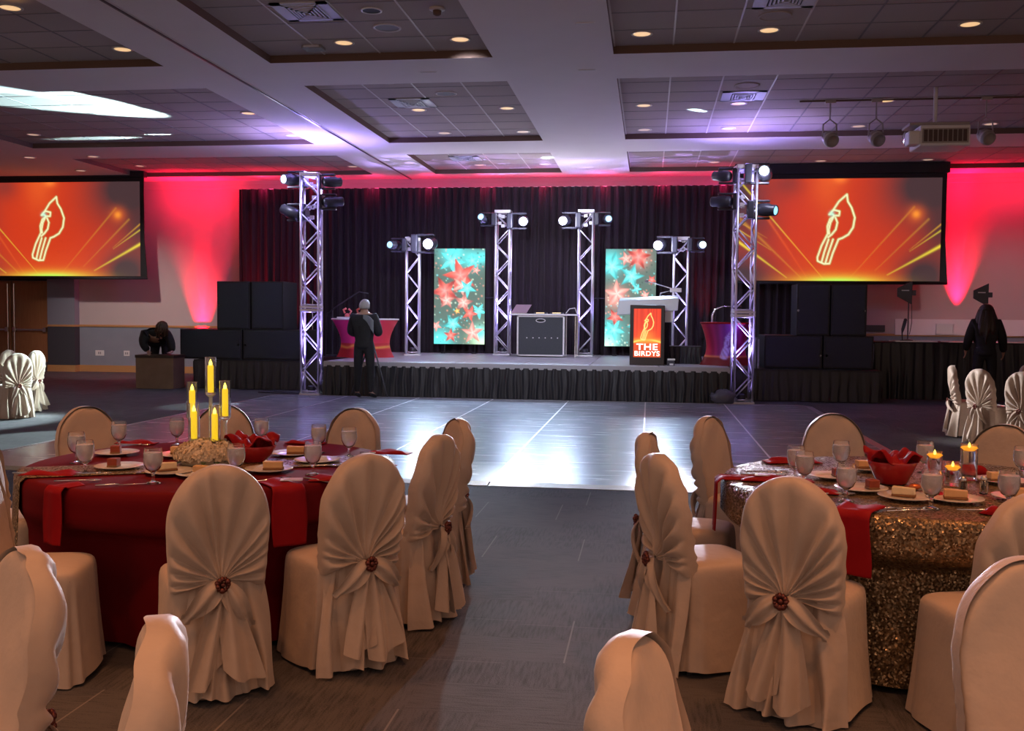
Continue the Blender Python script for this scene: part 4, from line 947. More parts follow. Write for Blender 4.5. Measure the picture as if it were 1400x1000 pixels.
MB().box(-.08, .08, -.05, .06, 1.28, 1.42).lathe([(.045, .0), (.045, .12), (0, .12)], 14, M4=Matrix.Translation((0, .05, 1.35)) @ Matrix.Rotation(-PI/2, 4, 'X')).build('camera', M['bodyblack'], t, bevel=.01)
# the woman leaning over the crate
J = {'pelvis': (-.27,.56,.98,(.16,.13)), 'belly': (-.24,.38,1.02,(.17,.15)), 'chest': (-.10,.20,1.10,(.18,.16)), 'neck': (.09,.10,1.20,.055), 'head': (.15,.02,1.20,(.085,.10)), 'crown': (.16,.05,1.30,(.08,.09)),
 'shl': (-.24,.10,1.10,.075), 'shr': (.18,.20,1.13,.07), 'ell': (-.28,.04,.92,.055), 'elr': (.30,.14,.93,.05), 'wrl': (-.17,.08,.76,.036), 'wrr': (.34,.10,.76,.033),
 'hil': (-.30,.62,.90,.10), 'hir': (-.10,.66,.90,.10), 'knl': (-.32,.60,.50,.065), 'knr': (-.06,.66,.50,.065), 'anl': (-.33,.66,.10,.045), 'anr': (-.05,.72,.10,.045), 'tol': (-.34,.50,.035,.032), 'tor': (-.04,.56,.035,.032),
 'handL': ((-.17,.08,.76), (.5,-.7,-.35), (1,.5,0)), 'handR': ((.34,.10,.76), (-.2,-.9,-.35), (-1,0,.2))}
t, hd, up = person('person', 'woman in black leaning over a brown box with both hands on it', (-9.98, 18.90, 0), 0, J, [], None, None, None, sc=1.0)
face(t, hd, (.15,-.75,-.6), (.1,-.5,.8))
rr = random.Random(4); h = MB()
for k in range(60):
    a = rr.uniform(0, 2*PI); b = rr.uniform(.02, .095)
    p0 = Vector((.16 + math.cos(a)*b*.5, .05 + math.sin(a)*b*.5, 1.375 - b*.3)); p1 = Vector((.155 + math.cos(a)*.10, .03 + math.sin(a)*.10, 1.29)); p2 = p1 + Vector((rr.uniform(-.03,.03), rr.uniform(-.05,0) - .01, -rr.uniform(.10,.24)))
    h.tube([p0, (p0 + p1)/2 + Vector((0,0,.02)), p1, p2], [.02, .024, .022, .008], 6)
h.ball((.155, .04, 1.285), .105, 14, 8)
h.build('hair', M['brownhair'], t, True, label='brown hair hanging forward')
# the woman at the right
J = upright(); J['wrl'] = (-.30,.10,.98,.03); J['ell'] = (-.27,-.02,1.18,.045); J['handL'] = ((-.30,.10,.98), (0,.3,-1), (0,1,0))
J['wrr'] = (.30,.14,.96,.03); J['elr'] = (.27,.0,1.17,.045); J['handR'] = ((.30,.14,.96), (0,.3,-1), (0,1,0))
t, hd, up = person('person', 'woman with long dark hair in black, seen from behind under an antenna', (5.92, 18.55, 0), math.radians(-12), J, [], None, None, None, sc=1.03)
face(t, hd, (0,1,0), (0,0,1))
h = MB(); rr = random.Random(9)
def hairfn(u, v):
    a = PI + PI*u + (-.35 + .7*u)*1.0  # wraps round the back and sides
    a = PI*(.92 + 1.16*u); rad = .098 + .07*math.sin(min(v*1.3, 1)*1.6) - .05*max(0, v - .75)*4*(.4 + .6*abs(math.sin(u*13))); w = 1 + .05*math.sin(u*40) + .02*math.sin(u*95 + v*6)
    return (rad*1.25*w*math.cos(a), .02 + rad*w*math.sin(a)*1.05, 1.70 - (.52 + .05*math.sin(u*17) + .04*math.sin(u*41))*v)
h.grid(hairfn, 60, 14); h.grid(lambda u, v: (.122*math.sin(PI*v*.5)*math.cos(2*PI*u), .02 + .115*math.sin(PI*v*.5)*math.sin(2*PI*u), 1.68 + .118*math.cos(PI*v*.5)), 30, 8, None, True)
h.build('hair', M['darkhair'], t, True, solid=.015, label='long dark hair down the back')

# ------------------------------------------------------------------ chairs with covers
KZ = .48
def half_w(z):
    if z < .68: return .176 + .019*(z - .40)/.28
    q = (z - .68)/.262
    return .195*math.sqrt(max(0, 1 - min(1, q)**2.3))
def back_y(z): return -.175 - (z - .45)*.17
def make_chair(seed, sash=True):
    rr = random.Random(seed)
    t = thing('banquet_chair', '', 'chair')
    # backrest, a closed padded arch
    b = MB(); n = 40; zs = [.30, .40, .48, .56, .64, .70, .75, .80, .845, .88, .905, .922, .934, .941]
    vs = []
    ph = [rr.uniform(0, 6.28) for _ in range(6)]
    for z in zs:
        w = half_w(z) if z < .94 else .012; th = .033*min(1, (w/.12))**.5
        for k in range(n):
            a = 2*PI*k/n; c, s_ = math.cos(a), math.sin(a)
            x = w*math.copysign(abs(c)**.55, c); y = th*math.copysign(abs(s_)**.8, s_)
            wr = .004*math.sin(x*30 + z*22 + ph[0]) + .003*math.sin(x*55 - z*31 + ph[1]) + .006*math.sin((x + (z - .5)*1.2)*14 + ph[2])*(s_ > 0)
            vs.append((x, back_y(z) + y + wr*abs(s_), z))
    fs = [(j*n + k, j*n + (k+1) % n, (j+1)*n + (k+1) % n, (j+1)*n + k) for j in range(len(zs)-1) for k in range(n)] + [tuple((len(zs)-1)*n + k for k in range(n)), tuple(range(n))[::-1]]
    b.add(vs, fs); b.build('backrest', M['ivory'], t, True, subsurf=1)
    # seat and skirt
    s = MB(); n = 96; rows = []
    def ring(z, hx, hy, cy, amp, pw):
        g = []
        for k in range(n):
            a = 2*PI*k/n; c, s_ = math.cos(a), math.sin(a)
            x = hx*.94*math.copysign(abs(c)**pw, c); y = hy*math.copysign(abs(s_)**pw, s_)
            f = 1 + amp*(math.sin(9*a + ph[3] + 2*math.sin(2*a + ph[0])) + .5*math.sin(17*a + ph[4]))
            g.append((x*f, cy + y*f, z + (.012*math.sin(3*a + ph[5]) if z < .05 else 0)))
        return g
    prof = [(.495, .02, .02, 0, .6), (.494, .10, .10, 0, .5), (.487, .17, .165, 0, .42), (.475, .200, .195, 0, .38), (.455, .210, .205, .0, .36), (.41, .212, .208, .006, .36), (.33, .214, .212, .014, .38), (.24, .219, .218, .022, .40), (.15, .226, .226, .028, .42), (.07, .236, .234, .027, .44), (.018, .244, .240, .032, .46)]
    for z, hx, hy, amp, pw in prof: rows += ring(z, hx, hy, -.012, amp, pw)
    fs = [(j*n + k, j*n + (k+1) % n, (j+1)*n + (k+1) % n, (j+1)*n + k) for j in range(len(prof)-1) for k in range(n)] + [tuple(range(n))]
    s.add(rows, fs); s.build('seat_cover', M['ivory'], t, True, subsurf=1)
    # lower back panel from the gather to the floor
    p = MB()
    hs = rr.uniform(-.02, .02)
    def lower(u, v):
        x0 = (u*2 - 1); w = .180 + .058*v**1.3; z = KZ + .03 - (KZ + .015)*v
        fold = (.012 + .030*v)*math.sin(x0*9 + ph[0] + 2.2*math.sin(x0*2.2 + ph[1])) + (.006 + .012*v)*math.sin(x0*21 + ph[2])
        y = back_y(max(z, .45)) - .052 - .055*v - fold*(.6 + .4*v) + .06*(abs(x0)**4)
        if v > .99: z += .018*math.sin(x0*7 + ph[4])
        return (x0*w + .012*math.sin(v*5 + x0*6), y, max(z, .012))
    p.grid(lower, 56, 22); p.build('back_panel', M['ivory'], t, True)
    legs_ = MB()
    for sx in (-1, 1):
        for sy in (-1, 1): legs_.tube([(sx*.17, -.01 + sy*.165, .0), (sx*.17, -.01 + sy*.165, .44)], .012, 6)
    legs_.build('leg_frame', M['bodyblack'], t)
    if not sash: return t
    # pleated hood gathered at the brooch
    h = MB(); NU, NV = 150, 26; kx = rr.uniform(-.012, .012)
    a0, a1 = math.radians(-14), math.radians(194)
    pl = [rr.uniform(.5, 1.6) for _ in range(13)]; cum = np.cumsum([0] + pl); cum = cum / cum[-1]
    amps = [rr.uniform(.5, 1.2) for _ in range(13)]
    def pleat(u):
        i = min(12, int(np.searchsorted(cum, u, side='right') - 1)); f = (u - cum[i])/(cum[i+1] - cum[i])
        return amps[i]*(math.sin(PI*f)**1.5 if f < .72 else math.sin(PI*.72)**1.5*(1 - f)/.28)
    def outline(a):
        c, s_ = math.cos(a), math.sin(a); lo, hi = 0., .7
        for _ in range(18):
            m_ = (lo + hi)/2; x = kx + m_*c; z = KZ + m_*s_
            if z < .944 and z > .30 and abs(x) < half_w(z): lo = m_
            else: hi = m_
        return lo
    outs = [outline(a0 + (a1 - a0)*i/NU) for i in range(NU + 1)]
    def hood(u, v):
        i = min(NU, int(round(u*NU))); a = a0 + (a1 - a0)*u; R_ = outs[i]; s_ = min(v/.86, 1)
        rr_ = (.012 + (R_ - .012 + .008)*s_); x = kx + rr_*math.cos(a); z = KZ + rr_*math.sin(a)
        env = math.sin(PI*min(1, s_*.92 + .06))**.6 if s_ < 1 else .25
        lift = .010 + .046*pleat(u)*env*(.35 + .65*min(1, s_*1.6)) + .035*math.exp(-(s_/.16)**2)
        y = back_y(min(z, .94)) - .033 - lift
        rim = max(0, (s_ - .90)/.10); y += .022*rim*rim
        if v > .86: y += .050*(v - .86)/.14
        return (x, y, z)
    h.grid(hood, NU, NV); h.build('sash', M['sash'], t, True, label='pleated sheer hood gathered at the back')
    ky = back_y(KZ) - .08
    def tail(nm, x0, x1, z1, w0, w1, yo, hem, cut=0):
        g = MB(); p_ = rr.uniform(0, 6)
        def fn(u, v):
            w = w0 + (w1 - w0)*(v**.6); q = u*2 - 1; x = x0 + (x1 - x0)*v**.8 + q*w
            z = KZ - (KZ - z1)*v - hem*v*(1 - abs(q))**.8 + cut*v*q
            y = ky - .018 - yo*v - (.014 + .012*v)*math.sin(q*4.2 + p_ + v*2) - .02*math.exp(-(v/.12)**2)
            return (x, y, max(z, .02))
        g.grid(fn, 18, 20); g.build(nm, M['sash'], t, True)
    tail('sash_tail', kx, -.075 + rr.uniform(-.02,.02), .10 + rr.uniform(0, .05), .018, .070, .045, .04, rr.uniform(-.05, .05))
    tail('sash_tail', kx, .065 + rr.uniform(-.02,.02), .08 + rr.uniform(0, .06), .018, .08, .06, .04, rr.uniform(-.05, .05))
    for sg in (-1, 1):
        g = MB(); an = math.radians(rr.uniform(22, 62)); Ln = rr.uniform(.17, .22); dx, dz = sg*math.cos(an), -math.sin(an)
        def fn(u, v):
            w = .010 + .036*math.sin(PI*min(1, v**.8))**.8 + .012*(v > .9); q = u*2 - 1
            x = kx + dx*Ln*v + q*w*(-dz)*sg; z = KZ - .0 + dz*Ln*v + q*w*abs(dx) - .05*v*v
            return (x, ky - .026 - .03*math.sin(PI*v) - .004*(1 - q*q) - .012*math.sin(q*5 + v*3) + .03*v*v, z)
        g.grid(fn, 10, 18); g.build('bow_tail', M['sash'], t, True)
    br = MB()
    for k in range(12):
        a = 2*PI*k/11; q = .021 if k else 0
        br.ball((kx + q*math.cos(a), ky - .045 - rr.uniform(0, .008), KZ + q*math.sin(a)*1.1), rr.uniform(.009, .014), 8, 5)
    br.build('brooch', M['brooch'], t, True, label='dark bronze jewelled brooch')
    return t
T1 = Vector((-2.27, 4.93)); T2 = Vector((1.30, 4.95)); TZ = .765
PROTO = [make_chair(11), make_chair(23), make_chair(37)]
used = [False]*3
def place_chair(i, top, look, label, group, turn=0, face_dir=None, z=0):
    P = Vector(top); d = Vector(face_dir).normalized() if face_dir else (Vector(look) - P).normalized()
    o = PROTO[i] if not used[i] else copy_tree(PROTO[i]); used[i] = True
    a = math.atan2(-d.x, d.y) + math.radians(turn); d = Vector((-math.sin(a), math.cos(a)))
    q = P + d*.255
    o.location = (q.x, q.y, z); o.rotation_euler = (0, 0, a)
    o['label'] = label; o['group'] = group
    return q, a
g1, g2 = 'covered chairs around the left table', 'covered chairs around the right table'
C1 = []; C2 = []
C1.append(place_chair(0, (-1.68, 3.70), T1, 'ivory covered chair with bow, front of the left table, its back to the camera', g1, turn=8))
C1.append(place_chair(1, (-1.20, 4.12), T1, 'ivory covered chair with bow beside the red hanging napkin, left table', g1, turn=-6))
C1.append(place_chair(2, (-1.04, 4.86), T1, 'ivory covered chair seen side on at the right side of the left table', g1, turn=-12))
C1.append(place_chair(0, (-1.10, 5.66), T1, 'ivory covered chair at the right rear of the left table, nearest the dance floor', g1, turn=0))
C1.append(place_chair(1, (-1.87, 6.15), T1, 'ivory covered chair across the left table, plain front behind the goblets', g1))
C1.append(place_chair(2, (-2.78, 6.18), T1, 'ivory covered chair across the left table behind the candelabra', g1))
C1.append(place_chair(0, (-3.56, 5.85), T1, 'ivory covered chair across the left table behind two goblets, front rounded', g1))
C1.append(place_chair(1, (-3.50, 4.72), T1, 'ivory covered chair cut by the frame, by the sequin runner end', g1))
C1.append(place_chair(2, (-2.80, 3.78), T1, 'ivory covered chair turned sideways at the left table, broad seat showing', g1, face_dir=(1, .30)))
C2.append(place_chair(1, (.54, 3.84), T2, 'ivory covered chair with bow and brooch in front of the right table', g2, turn=8))
C2.append(place_chair(2, (.05, 4.40), T2, 'ivory covered chair with bow, seen side on at the left of the right table', g2, turn=2))
C2.append(place_chair(0, (.00, 5.20), T2, 'ivory covered chair at the right table half hidden behind the sideways one', g2, turn=0))
C2.append(place_chair(1, (.37, 6.15), T2, 'ivory covered chair with plain front set back against the dance floor edge', g2, turn=22))
C2.append(place_chair(2, (1.17, 6.50), T2, 'ivory covered chair across the right table behind the red basket', g2))
C2.append(place_chair(0, (2.06, 6.05), T2, 'pale covered chair across the right table behind the floating candles', g2))
C2.append(place_chair(1, (1.36, 3.66), T2, 'ivory pleated covered chair at the front right of the right table, cut by the frame', g2, turn=14))
gn = 'covered chairs of the nearest tables'
place_chair(0, (-1.57, 2.30), (-2.25, 1.15), 'large covered chair back at the lower left edge of the frame', gn, turn=-8)
place_chair(1, (-.95, 1.80), (-2.1, 1.30), 'covered chair seen edge on at the bottom, left of the aisle', gn)
place_chair(2, (-.02, 1.86), (1.25, 1.5), 'reddish lit covered chair at the bottom in the middle of the frame', gn, turn=0)
place_chair(0, (.97, 2.64), (1.15, 1.25), 'orange lit covered chair with plain front in the lower right corner', gn)
gf = 'covered chairs beside the far left table'
place_chair(1, (-9.92, 14.2), (-10.9, 14.2), 'brightly lit covered chair farthest left beside the wooden doors', gf)
place_chair(2, (-9.00, 13.1), (-10.6, 14.3), 'brightly lit covered chair with bow, middle of the far left group', gf)
place_chair(0, (-9.35, 14.05), (-10.9, 14.2), 'brightly lit covered chair seen side on, right end of the far left group', gf)
gr = 'covered chairs beside the far right table'
place_chair(1, (4.02, 13.85), (5.8, 13.5), 'pinkish covered chair seen side on, left end of the far right group', gr)
place_chair(2, (4.07, 12.95), (5.6, 13.4), 'grey white covered chair with bow, second in the far right group', gr, turn=18)
place_chair(0, (4.36, 12.35), (5.5, 13.2), 'grey white covered chair with bow, third in the far right group', gr, turn=10)
place_chair(1, (5.25, 14.60), (5.75, 13.4), 'covered chair facing the camera behind the far right table', gr)
place_chair(2, (5.30, 12.15), (5.75, 13.4), 'covered chair in the far right group cut by the right frame edge', gr)

# ------------------------------------------------------------------ tables
def round_table(c, label, r=.915):
    t = thing('round_table', label, 'table', (c.x, c.y, 0))
    MB().lathe([(0, TZ - .035), (r, TZ - .035), (r, TZ - .006), (0, TZ - .006)], 64).build('tabletop', M['woodtrim'], t)
    for a in (45, 135, 225, 315):
        a = math.radians(a); MB().tube([(.42*math.cos(a), .42*math.sin(a), TZ - .03), (.5*math.cos(a), .5*math.sin(a), 0)], .016, 8).build('leg', M['steel'], t)
def cloth_r(a, v, c, chairs, r, seed, hem=.0):
    """radius of the hanging cloth at angle a and drop fraction v"""
    f = .035*math.sin(11*a + seed + 1.4*math.sin(3*a)) + .018*math.sin(23*a + seed*2)
    rad = r + .012 + (f + .02)*v**1.1
    z = TZ*(1 - v)
    if z < .60:
        k = min(1, (.60 - z)/.07); ca_, sa_ = math.cos(a), math.sin(a)
        for q, an in chairs:
            r_ = .45
            while r_ < rad:
                dx, dy = c.x + r_*ca_ - q.x, c.y + r_*sa_ - q.y
                lx = dx*math.cos(an) + dy*math.sin(an); ly = -dx*math.sin(an) + dy*math.cos(an)
                if abs(lx) < .275 and -.34 < ly < .262: rad = rad*(1 - k) + r_*k; break
                r_ += .006
    return rad
def table_cloth(c, chairs, m, label, r=.925, seed=1, zmin=.03):
    g = MB(); n = 240; rows = []
    def add(rad_fn, z):
        rows.extend([((rad_fn(2*PI*k/n))*math.cos(2*PI*k/n), (rad_fn(2*PI*k/n))*math.sin(2*PI*k/n), z) for k in range(n)])
    for rr_, z in ((.02, TZ), (.5, TZ), (.8, TZ), (r - .02, TZ), (r - .006, TZ - .003), (r + .002, TZ - .012)): add(lambda a, q=rr_: q, z)
    NV = 26
    for j in range(1, NV + 1):
        v = j/NV; z = TZ - .012 - (TZ - .012 - zmin)*v
        q = [cloth_r(2*PI*k/n, v, c, chairs, r, seed) for k in range(n)]
        q = [min(q[(k + d) % n] for d in range(-6, 7)) for k in range(n)]; q = [sum(q[(k + d) % n] for d in range(-6, 7))/13 for k in range(n)] if z < .6 and chairs else [cloth_r(2*PI*k/n, v, c, [], r, seed) for k in range(n)]
        rows.extend([(q[k]*math.cos(2*PI*k/n), q[k]*math.sin(2*PI*k/n), z) for k in range(n)])
    nr = 6 + NV
    fs = [(j*n + k, j*n + (k+1) % n, (j+1)*n + (k+1) % n, (j+1)*n + k) for j in range(nr - 1) for k in range(n)] + [tuple(range(n))]
    g.add(rows, fs); o = g.build('tablecloth', m, None, True, loc=(c.x, c.y, 0))
    return tag(o, label, 'tablecloth')
round_table(T1, 'round banquet table under the dark red cloth at the left'); round_table(T2, 'round banquet table under the gold sequin cloth')
table_cloth(T1, C1, M['redcloth'], 'dark red floor length cloth on the left round table', seed=1)
table_cloth(T2, C2, M['sequin'], 'gold brown sequin cloth on the right round table', seed=2.4)
T3 = Vector((5.95, 13.45)); round_table(T3, 'round table at the far right under a gold cloth'); table_cloth(T3, [], M['sequin'], 'gold cloth on the far right table behind white chairs', seed=3)
TT = TZ + .001
# runner across the red cloth
def runner(c, a, b, w, m, label, r=.93, drop=.42):
    a = Vector(a); b = Vector(b); d = (b - a).normalized(); n = Vector((-d.y, d.x)); rel = a - c; off = rel.dot(n); 
    g = MB(); NU, NV = 14, 90
    def fn(u, v):
        s = off + (u - .5)*w; L_ = math.sqrt(max(0, r*r - s*s)); tot = 2*L_ + 2*drop; x = -L_ - drop + (tot - drop + .10)*v
        zz = TT + .004; ed = 0
        if abs(x) > L_ - .01:
            ex = abs(x) - (L_ - .01); zz = TT + .004 - max(0, ex - .008); ed = min(ex, .028) + max(0, ex - .02)*.05; x = math.copysign(L_ - .01 + ed, x)
        p = c + d*x + n*s
        return (p.x, p.y, zz)
    g.grid(fn, NU, NV); o = g.build('table_runner', m, None, True, solid=-.002); return tag(o, label, 'table runner')
runner(T1, (-3.05, 4.35), (-1.50, 5.13), .34, M['sequin'], 'gold sequin runner across the red tablecloth')

# ------------------------------------------------------------------ tableware
def goblet_proto():
    t = thing('water_goblet', '', 'glass')
    out = [(.0, 0), (.034, 0), (.036, .003), (.012, .010), (.006, .018), (.009, .030), (.006, .040), (.012, .052), (.030, .066), (.041, .090), (.044, .115), (.041, .145), (.0382, .1615), (.038, .163)]
    inn = [(.0365, .163), (.0395, .145), (.0425, .115), (.0395, .091), (.028, .068), (.010, .056), (0, .054)]
    MB().lathe(hold(out[:2]) + out[2:-1] + hold([out[-1]]+inn[:1], .0004)[:-1] + hold([inn[0], inn[1]], .0006) + inn[2:], 28, cap=False).build('bowl_and_stem', M['glass'], t, True)
    MB().lathe([(0, .0555), (.010, .0575), (.0275, .0695), (.039, .0925), (.042, .115), (.0400, .142), (.0398, .1435), (.038, .144), (0, .144)], 24).build('water', M['water'], t, True)
    return t
gob = goblet_proto(); first = [True]
def put_goblet(x, y, label, grp, z=None):
    o = gob if first[0] else copy_tree(gob); first[0] = False
    o.location = (x, y, TT if z is None else z); o.rotation_euler = (0, 0, R.uniform(0, 6)); o['label'] = label; o['group'] = grp
for x, y, l in ((-2.93, 4.73, 'left one of the overlapping pair near the runner end'), (-2.70, 4.43, 'front one of the overlapping pair near the runner end'), (-2.99, 5.25, 'in front of the leftmost rear chair'), (-2.25, 4.24, 'left of the small place favours, before the flowers'),
               (-2.76, 5.49, 'just left of the candelabra at the rear'), (-1.94, 4.45, 'between the flowers and the front caramel cake'), (-2.28, 5.60, 'behind the red napkin bowl'), (-1.84, 5.35, 'rear one of the overlapping pair right of the bowl'), (-1.62, 4.62, 'nearest the hanging red napkin'), (-1.63, 5.24, 'in front of the plain chair at the right rear')):
    put_goblet(x, y, 'iced water goblet, red table, ' + l, 'water goblets on the red table')
for x, y, l in ((.73, 4.74, 'front one of the pair at the left edge'), (.72, 4.95, 'rear one of the pair at the left edge'), (.85, 4.38, 'left of the white cake slice, before the red basket'), (.98, 5.20, 'behind another, left of the red basket'), (1.17, 4.27, 'front centre by the white cake'),
               (1.49, 4.32, 'front right beside the shakers'), (1.41, 5.28, 'violet tinted, left of the floating candles'), (1.84, 5.16, 'at the right frame edge')):
    put_goblet(x, y, 'iced water goblet, gold table, ' + l, 'water goblets on the gold table')
def put_plate(x, y, cakes, label, grp, r=.118):
    t = thing('dessert_plate', label, 'plate', (x, y, TT + .004), 0, grp)
    MB().lathe([(0, 0), (r*.55, 0), (r*.62, .004), (r, .014), (r, .017), (r*.62, .008), (0, .006)], 36).build('plate', M['plate'], t, True)
    for dx, dy, m, rz, s, cl in cakes:
        c = thing('dessert_slice', cl, 'cake', (x + dx, y + dy, TT + .012), rz)
        if s == 'cube':
            MB().box(-.025, .025, -.025, .025, .008, .042).build('sponge', m, c, bevel=.004)
            MB().box(-.026, .026, -.026, .026, 0, .009).build('base_layer', M['crust'], c, bevel=.002)
        else:
            MB().add([(-.045, -.022, .01), (.050, -.014, .01), (.050, .014, .01), (-.045, .026, .01), (-.045, -.022, .042), (.050, -.014, .040), (.050, .014, .040), (-.045, .026, .042)], [(0,3,2,1),(4,5,6,7),(0,1,5,4),(1,2,6,5),(2,3,7,6),(3,0,4,7)]).build('filling', m, c, bevel=.004)
            MB().box(-.046, .051, -.022, .026, 0, .011).build('crust', M['crust'], c, bevel=.003)
    return t
gp = 'dessert plates on the red table'; A, B_, D_ = M['cake'], M['cakepale'], M['cakered']
put_plate(-2.89, 5.05, [(.0, -.01, D_, .3, 'cube', 'dark red cake cube on the rear left plate of the red table')], 'white plate with a dark red cake cube at the rear left of the red table', gp)
put_plate(-2.62, 4.60, [(-.03, .0, D_, .1, 'cube', 'dark red cake cube on the plate lying on the runner')], 'white plate with a dark red cake cube beside the runner', gp)
put_plate(-2.30, 4.50, [(-.03, .02, B_, .8, 'slice', 'crumbly pale cake slice behind a goblet on the red table')], 'white plate with a crumbly pale slice behind a goblet, front of the red table', gp)
put_plate(-2.52, 5.05, [(-.02, .03, A, .2, 'slice', 'caramel slice behind the flowers, left side')], 'white plate with a caramel slice left of the flower mound', gp)
put_plate(-2.12, 4.46, [(.01, .0, A, .1, 'slice', 'caramel slice just over the front chair back')], 'white plate with a caramel slice just over the front chair', gp)
put_plate(-1.86, 4.66, [(.02, .0, A, .15, 'slice', 'caramel slice in front of the red napkin bowl')], 'white plate with a caramel slice in front of the red bowl', gp)
put_plate(-1.73, 5.00, [], 'white plate without cake right of the red bowl', gp)
put_plate(-1.95, 5.22, [(.02, .0, A, .2, 'slice', 'caramel slice behind the empty plate on the red table')], 'white plate with a caramel slice right behind the red bowl', gp)
gp = 'dessert plates on the gold table'
put_plate(.90, 5.00, [(.03, .0, D_, .1, 'cube', 'brown red cake cube behind a goblet, gold table')], 'white plate with a brown red cake cube at the left of the gold table', gp)
put_plate(.97, 4.66, [(.05, .0, D_, .2, 'cube', 'brown red cake cube left of the basket, gold table')], 'white plate with a brown red cake cube in front of the basket', gp)
put_plate(1.12, 4.47, [(-.01, .01, B_, -.35, 'slice', 'cream white cake slice at the front of the gold table')], 'white plate with the cream white slice, gold table', gp)
put_plate(1.32, 4.46, [(.0, .0, A, -.2, 'slice', 'caramel slice beside the shakers, gold table')], 'white plate with a caramel slice beside the shakers', gp)
put_plate(1.62, 4.55, [(.02, .0, A, -.1, 'slice', 'caramel slice at the right frame edge, gold table')], 'white plate with a slice at the right frame edge of the gold table', gp)
put_plate(1.15, 5.30, [(-.03, 0, A, .2, 'slice', 'slice behind the red basket on the gold table')], 'white plate with a slice behind the red basket', gp)
put_plate(1.70, 5.02, [(-.02, 0, A, .2, 'slice', 'caramel slice behind the shakers near the candles')], 'white plate with a caramel slice right of the candles', gp)
# cutlery
def cutlery(kind, x, y, rz, label, grp):
    t = MB()
    if kind == 'table_knife': t.tube([(-.10, 0, .004), (-.02, 0, .005), (0, 0, .004)], [.005, .0055, .004], 8).add([(0, -.006, .002), (.11, -.008, .002), (.125, .003, .002), (0, .006, .002), (0, -.006, .0035), (.11, -.008, .0035), (.125, .003, .0035), (0, .006, .0035)], [(0,3,2,1),(4,5,6,7),(0,1,5,4),(1,2,6,5),(2,3,7,6),(3,0,4,7)])
    elif kind == 'table_spoon': t.tube([(-.10, 0, .004), (.03, 0, .005), (.05, 0, .004)], [.004, .003, .004], 8).ball((.075, 0, .005), .03, 12, 6, sc=(1, .66, .14))
    else:
        t.tube([(-.10, 0, .004), (.03, 0, .005), (.05, 0, .005)], [.004, .003, .008], 8)
        for q in (-.009, -.003, .003, .009): t.tube([(.05, q*.7, .005), (.07, q, .004), (.10, q, .006)], .0014, 5)
    o = t.build(kind, M['silver'], None, True, loc=(x, y, TT + .004)); o.rotation_euler = (0, 0, rz); return tag(o, label, kind.split('_')[1], grp)
G = 'cutlery on the red table'
for k, x, y, rz, l in (('table_knife', -2.92, 4.35, .12, 'steel knife at the left edge of the red table'), ('table_spoon', -2.60, 4.20, .35, 'steel spoon on red cloth in front of the runner'), ('table_knife', -2.36, 4.14, .5, 'steel knife lying before the pale crumbly slice'),
    ('table_fork', -2.66, 4.40, .3, 'steel fork beside the runner under a goblet'), ('table_fork', -3.00, 5.42, .1, 'steel fork at the rear left rim of the red table'), ('table_fork', -1.74, 4.40, .9, 'steel fork left of the hanging napkin top'), ('table_knife', -1.88, 4.20, -.9, 'steel knife at the front rim right of the front chair'),
    ('table_fork', -1.92, 4.24, -.9, 'steel fork at the front rim beside a knife'), ('table_knife', -1.52, 4.42, -.5, 'steel knife on the pink lit napkin'), ('table_fork', -1.52, 4.92, .2, 'steel fork at the right rim of the red table'), ('table_spoon', -1.66, 4.86, .2, 'steel spoon right of the empty plate'),
    ('table_knife', -1.50, 5.36, .1, 'steel knife at the right rear rim of the red table'), ('table_fork', -2.46, 5.62, .05, 'steel fork at the rear rim behind the candelabra')):
    cutlery(k, x, y, rz, l, G)
G = 'cutlery on the gold table'
for k, x, y, rz, l in (('table_knife', 1.02, 4.22, .35, 'steel knife right of the hanging napkin, gold table'), ('table_fork', 1.06, 4.18, .35, 'steel fork right of the hanging napkin, gold table'), ('table_fork', 1.36, 4.24, .1, 'steel fork between the two front goblets'), ('table_knife', .56, 5.00, .0, 'steel knife at the left rim of the gold table'),
    ('table_fork', .60, 5.10, .0, 'steel fork at the left rim behind the paper card'), ('table_spoon', .82, 4.52, .2, 'steel spoon beside the front left goblet'), ('table_fork', .80, 5.62, .1, 'steel fork at the rear left rim of the gold table'), ('table_knife', 1.62, 4.36, .1, 'steel knife at the right front of the gold table')):
    cutlery(k, x, y, rz, l, G)
# napkins
def folded_napkin(x, y, rz, w, l, label, grp, hgt=.012):
    ph = R.uniform(0, 6)
    def fn(u, v):
        X = (u - .5)*l; Y = (v - .5)*w*(1 + .12*math.sin(u*5 + ph)); e = min(u, 1 - u, v, 1 - v)
        return (X, Y, .003 + hgt*min(1, e*6)*(1 + .5*math.sin(u*9 + ph + v*4)))
    o = MB().grid(fn, 18, 12).build('folded_napkin', M['napkin'], None, True, solid=-.003, loc=(x, y, TT + .001)); o.rotation_euler = (0, 0, rz); return tag(o, label, 'napkin', grp)
G = 'red napkins on the left table'
folded_napkin(-2.84, 4.36, .15, .10, .26, 'red napkin under the knife at the left edge of the red table', G)
folded_napkin(-1.47, 4.48, .2, .12, .22, 'pink lit red napkin beside the front goblet, left table', G)
folded_napkin(-3.02, 5.50, .1, .09, .24, 'red napkin at the rear left rim of the red table', G)
folded_napkin(-1.44, 5.40, -.1, .10, .24, 'red napkin before the plain chair at the right rear, left table', G)
folded_napkin(-2.05, 5.72, .0, .09, .24, 'red napkin at the rear rim behind the bowl, left table', G)
folded_napkin(-1.40, 4.90, .9, .10, .24, 'red napkin over the right rim of the left table', G)
G = 'red napkins on the right table'
folded_napkin(.72, 4.57, -.1, .11, .26, 'red folded napkin beside the front left goblet, right table', G, .016)
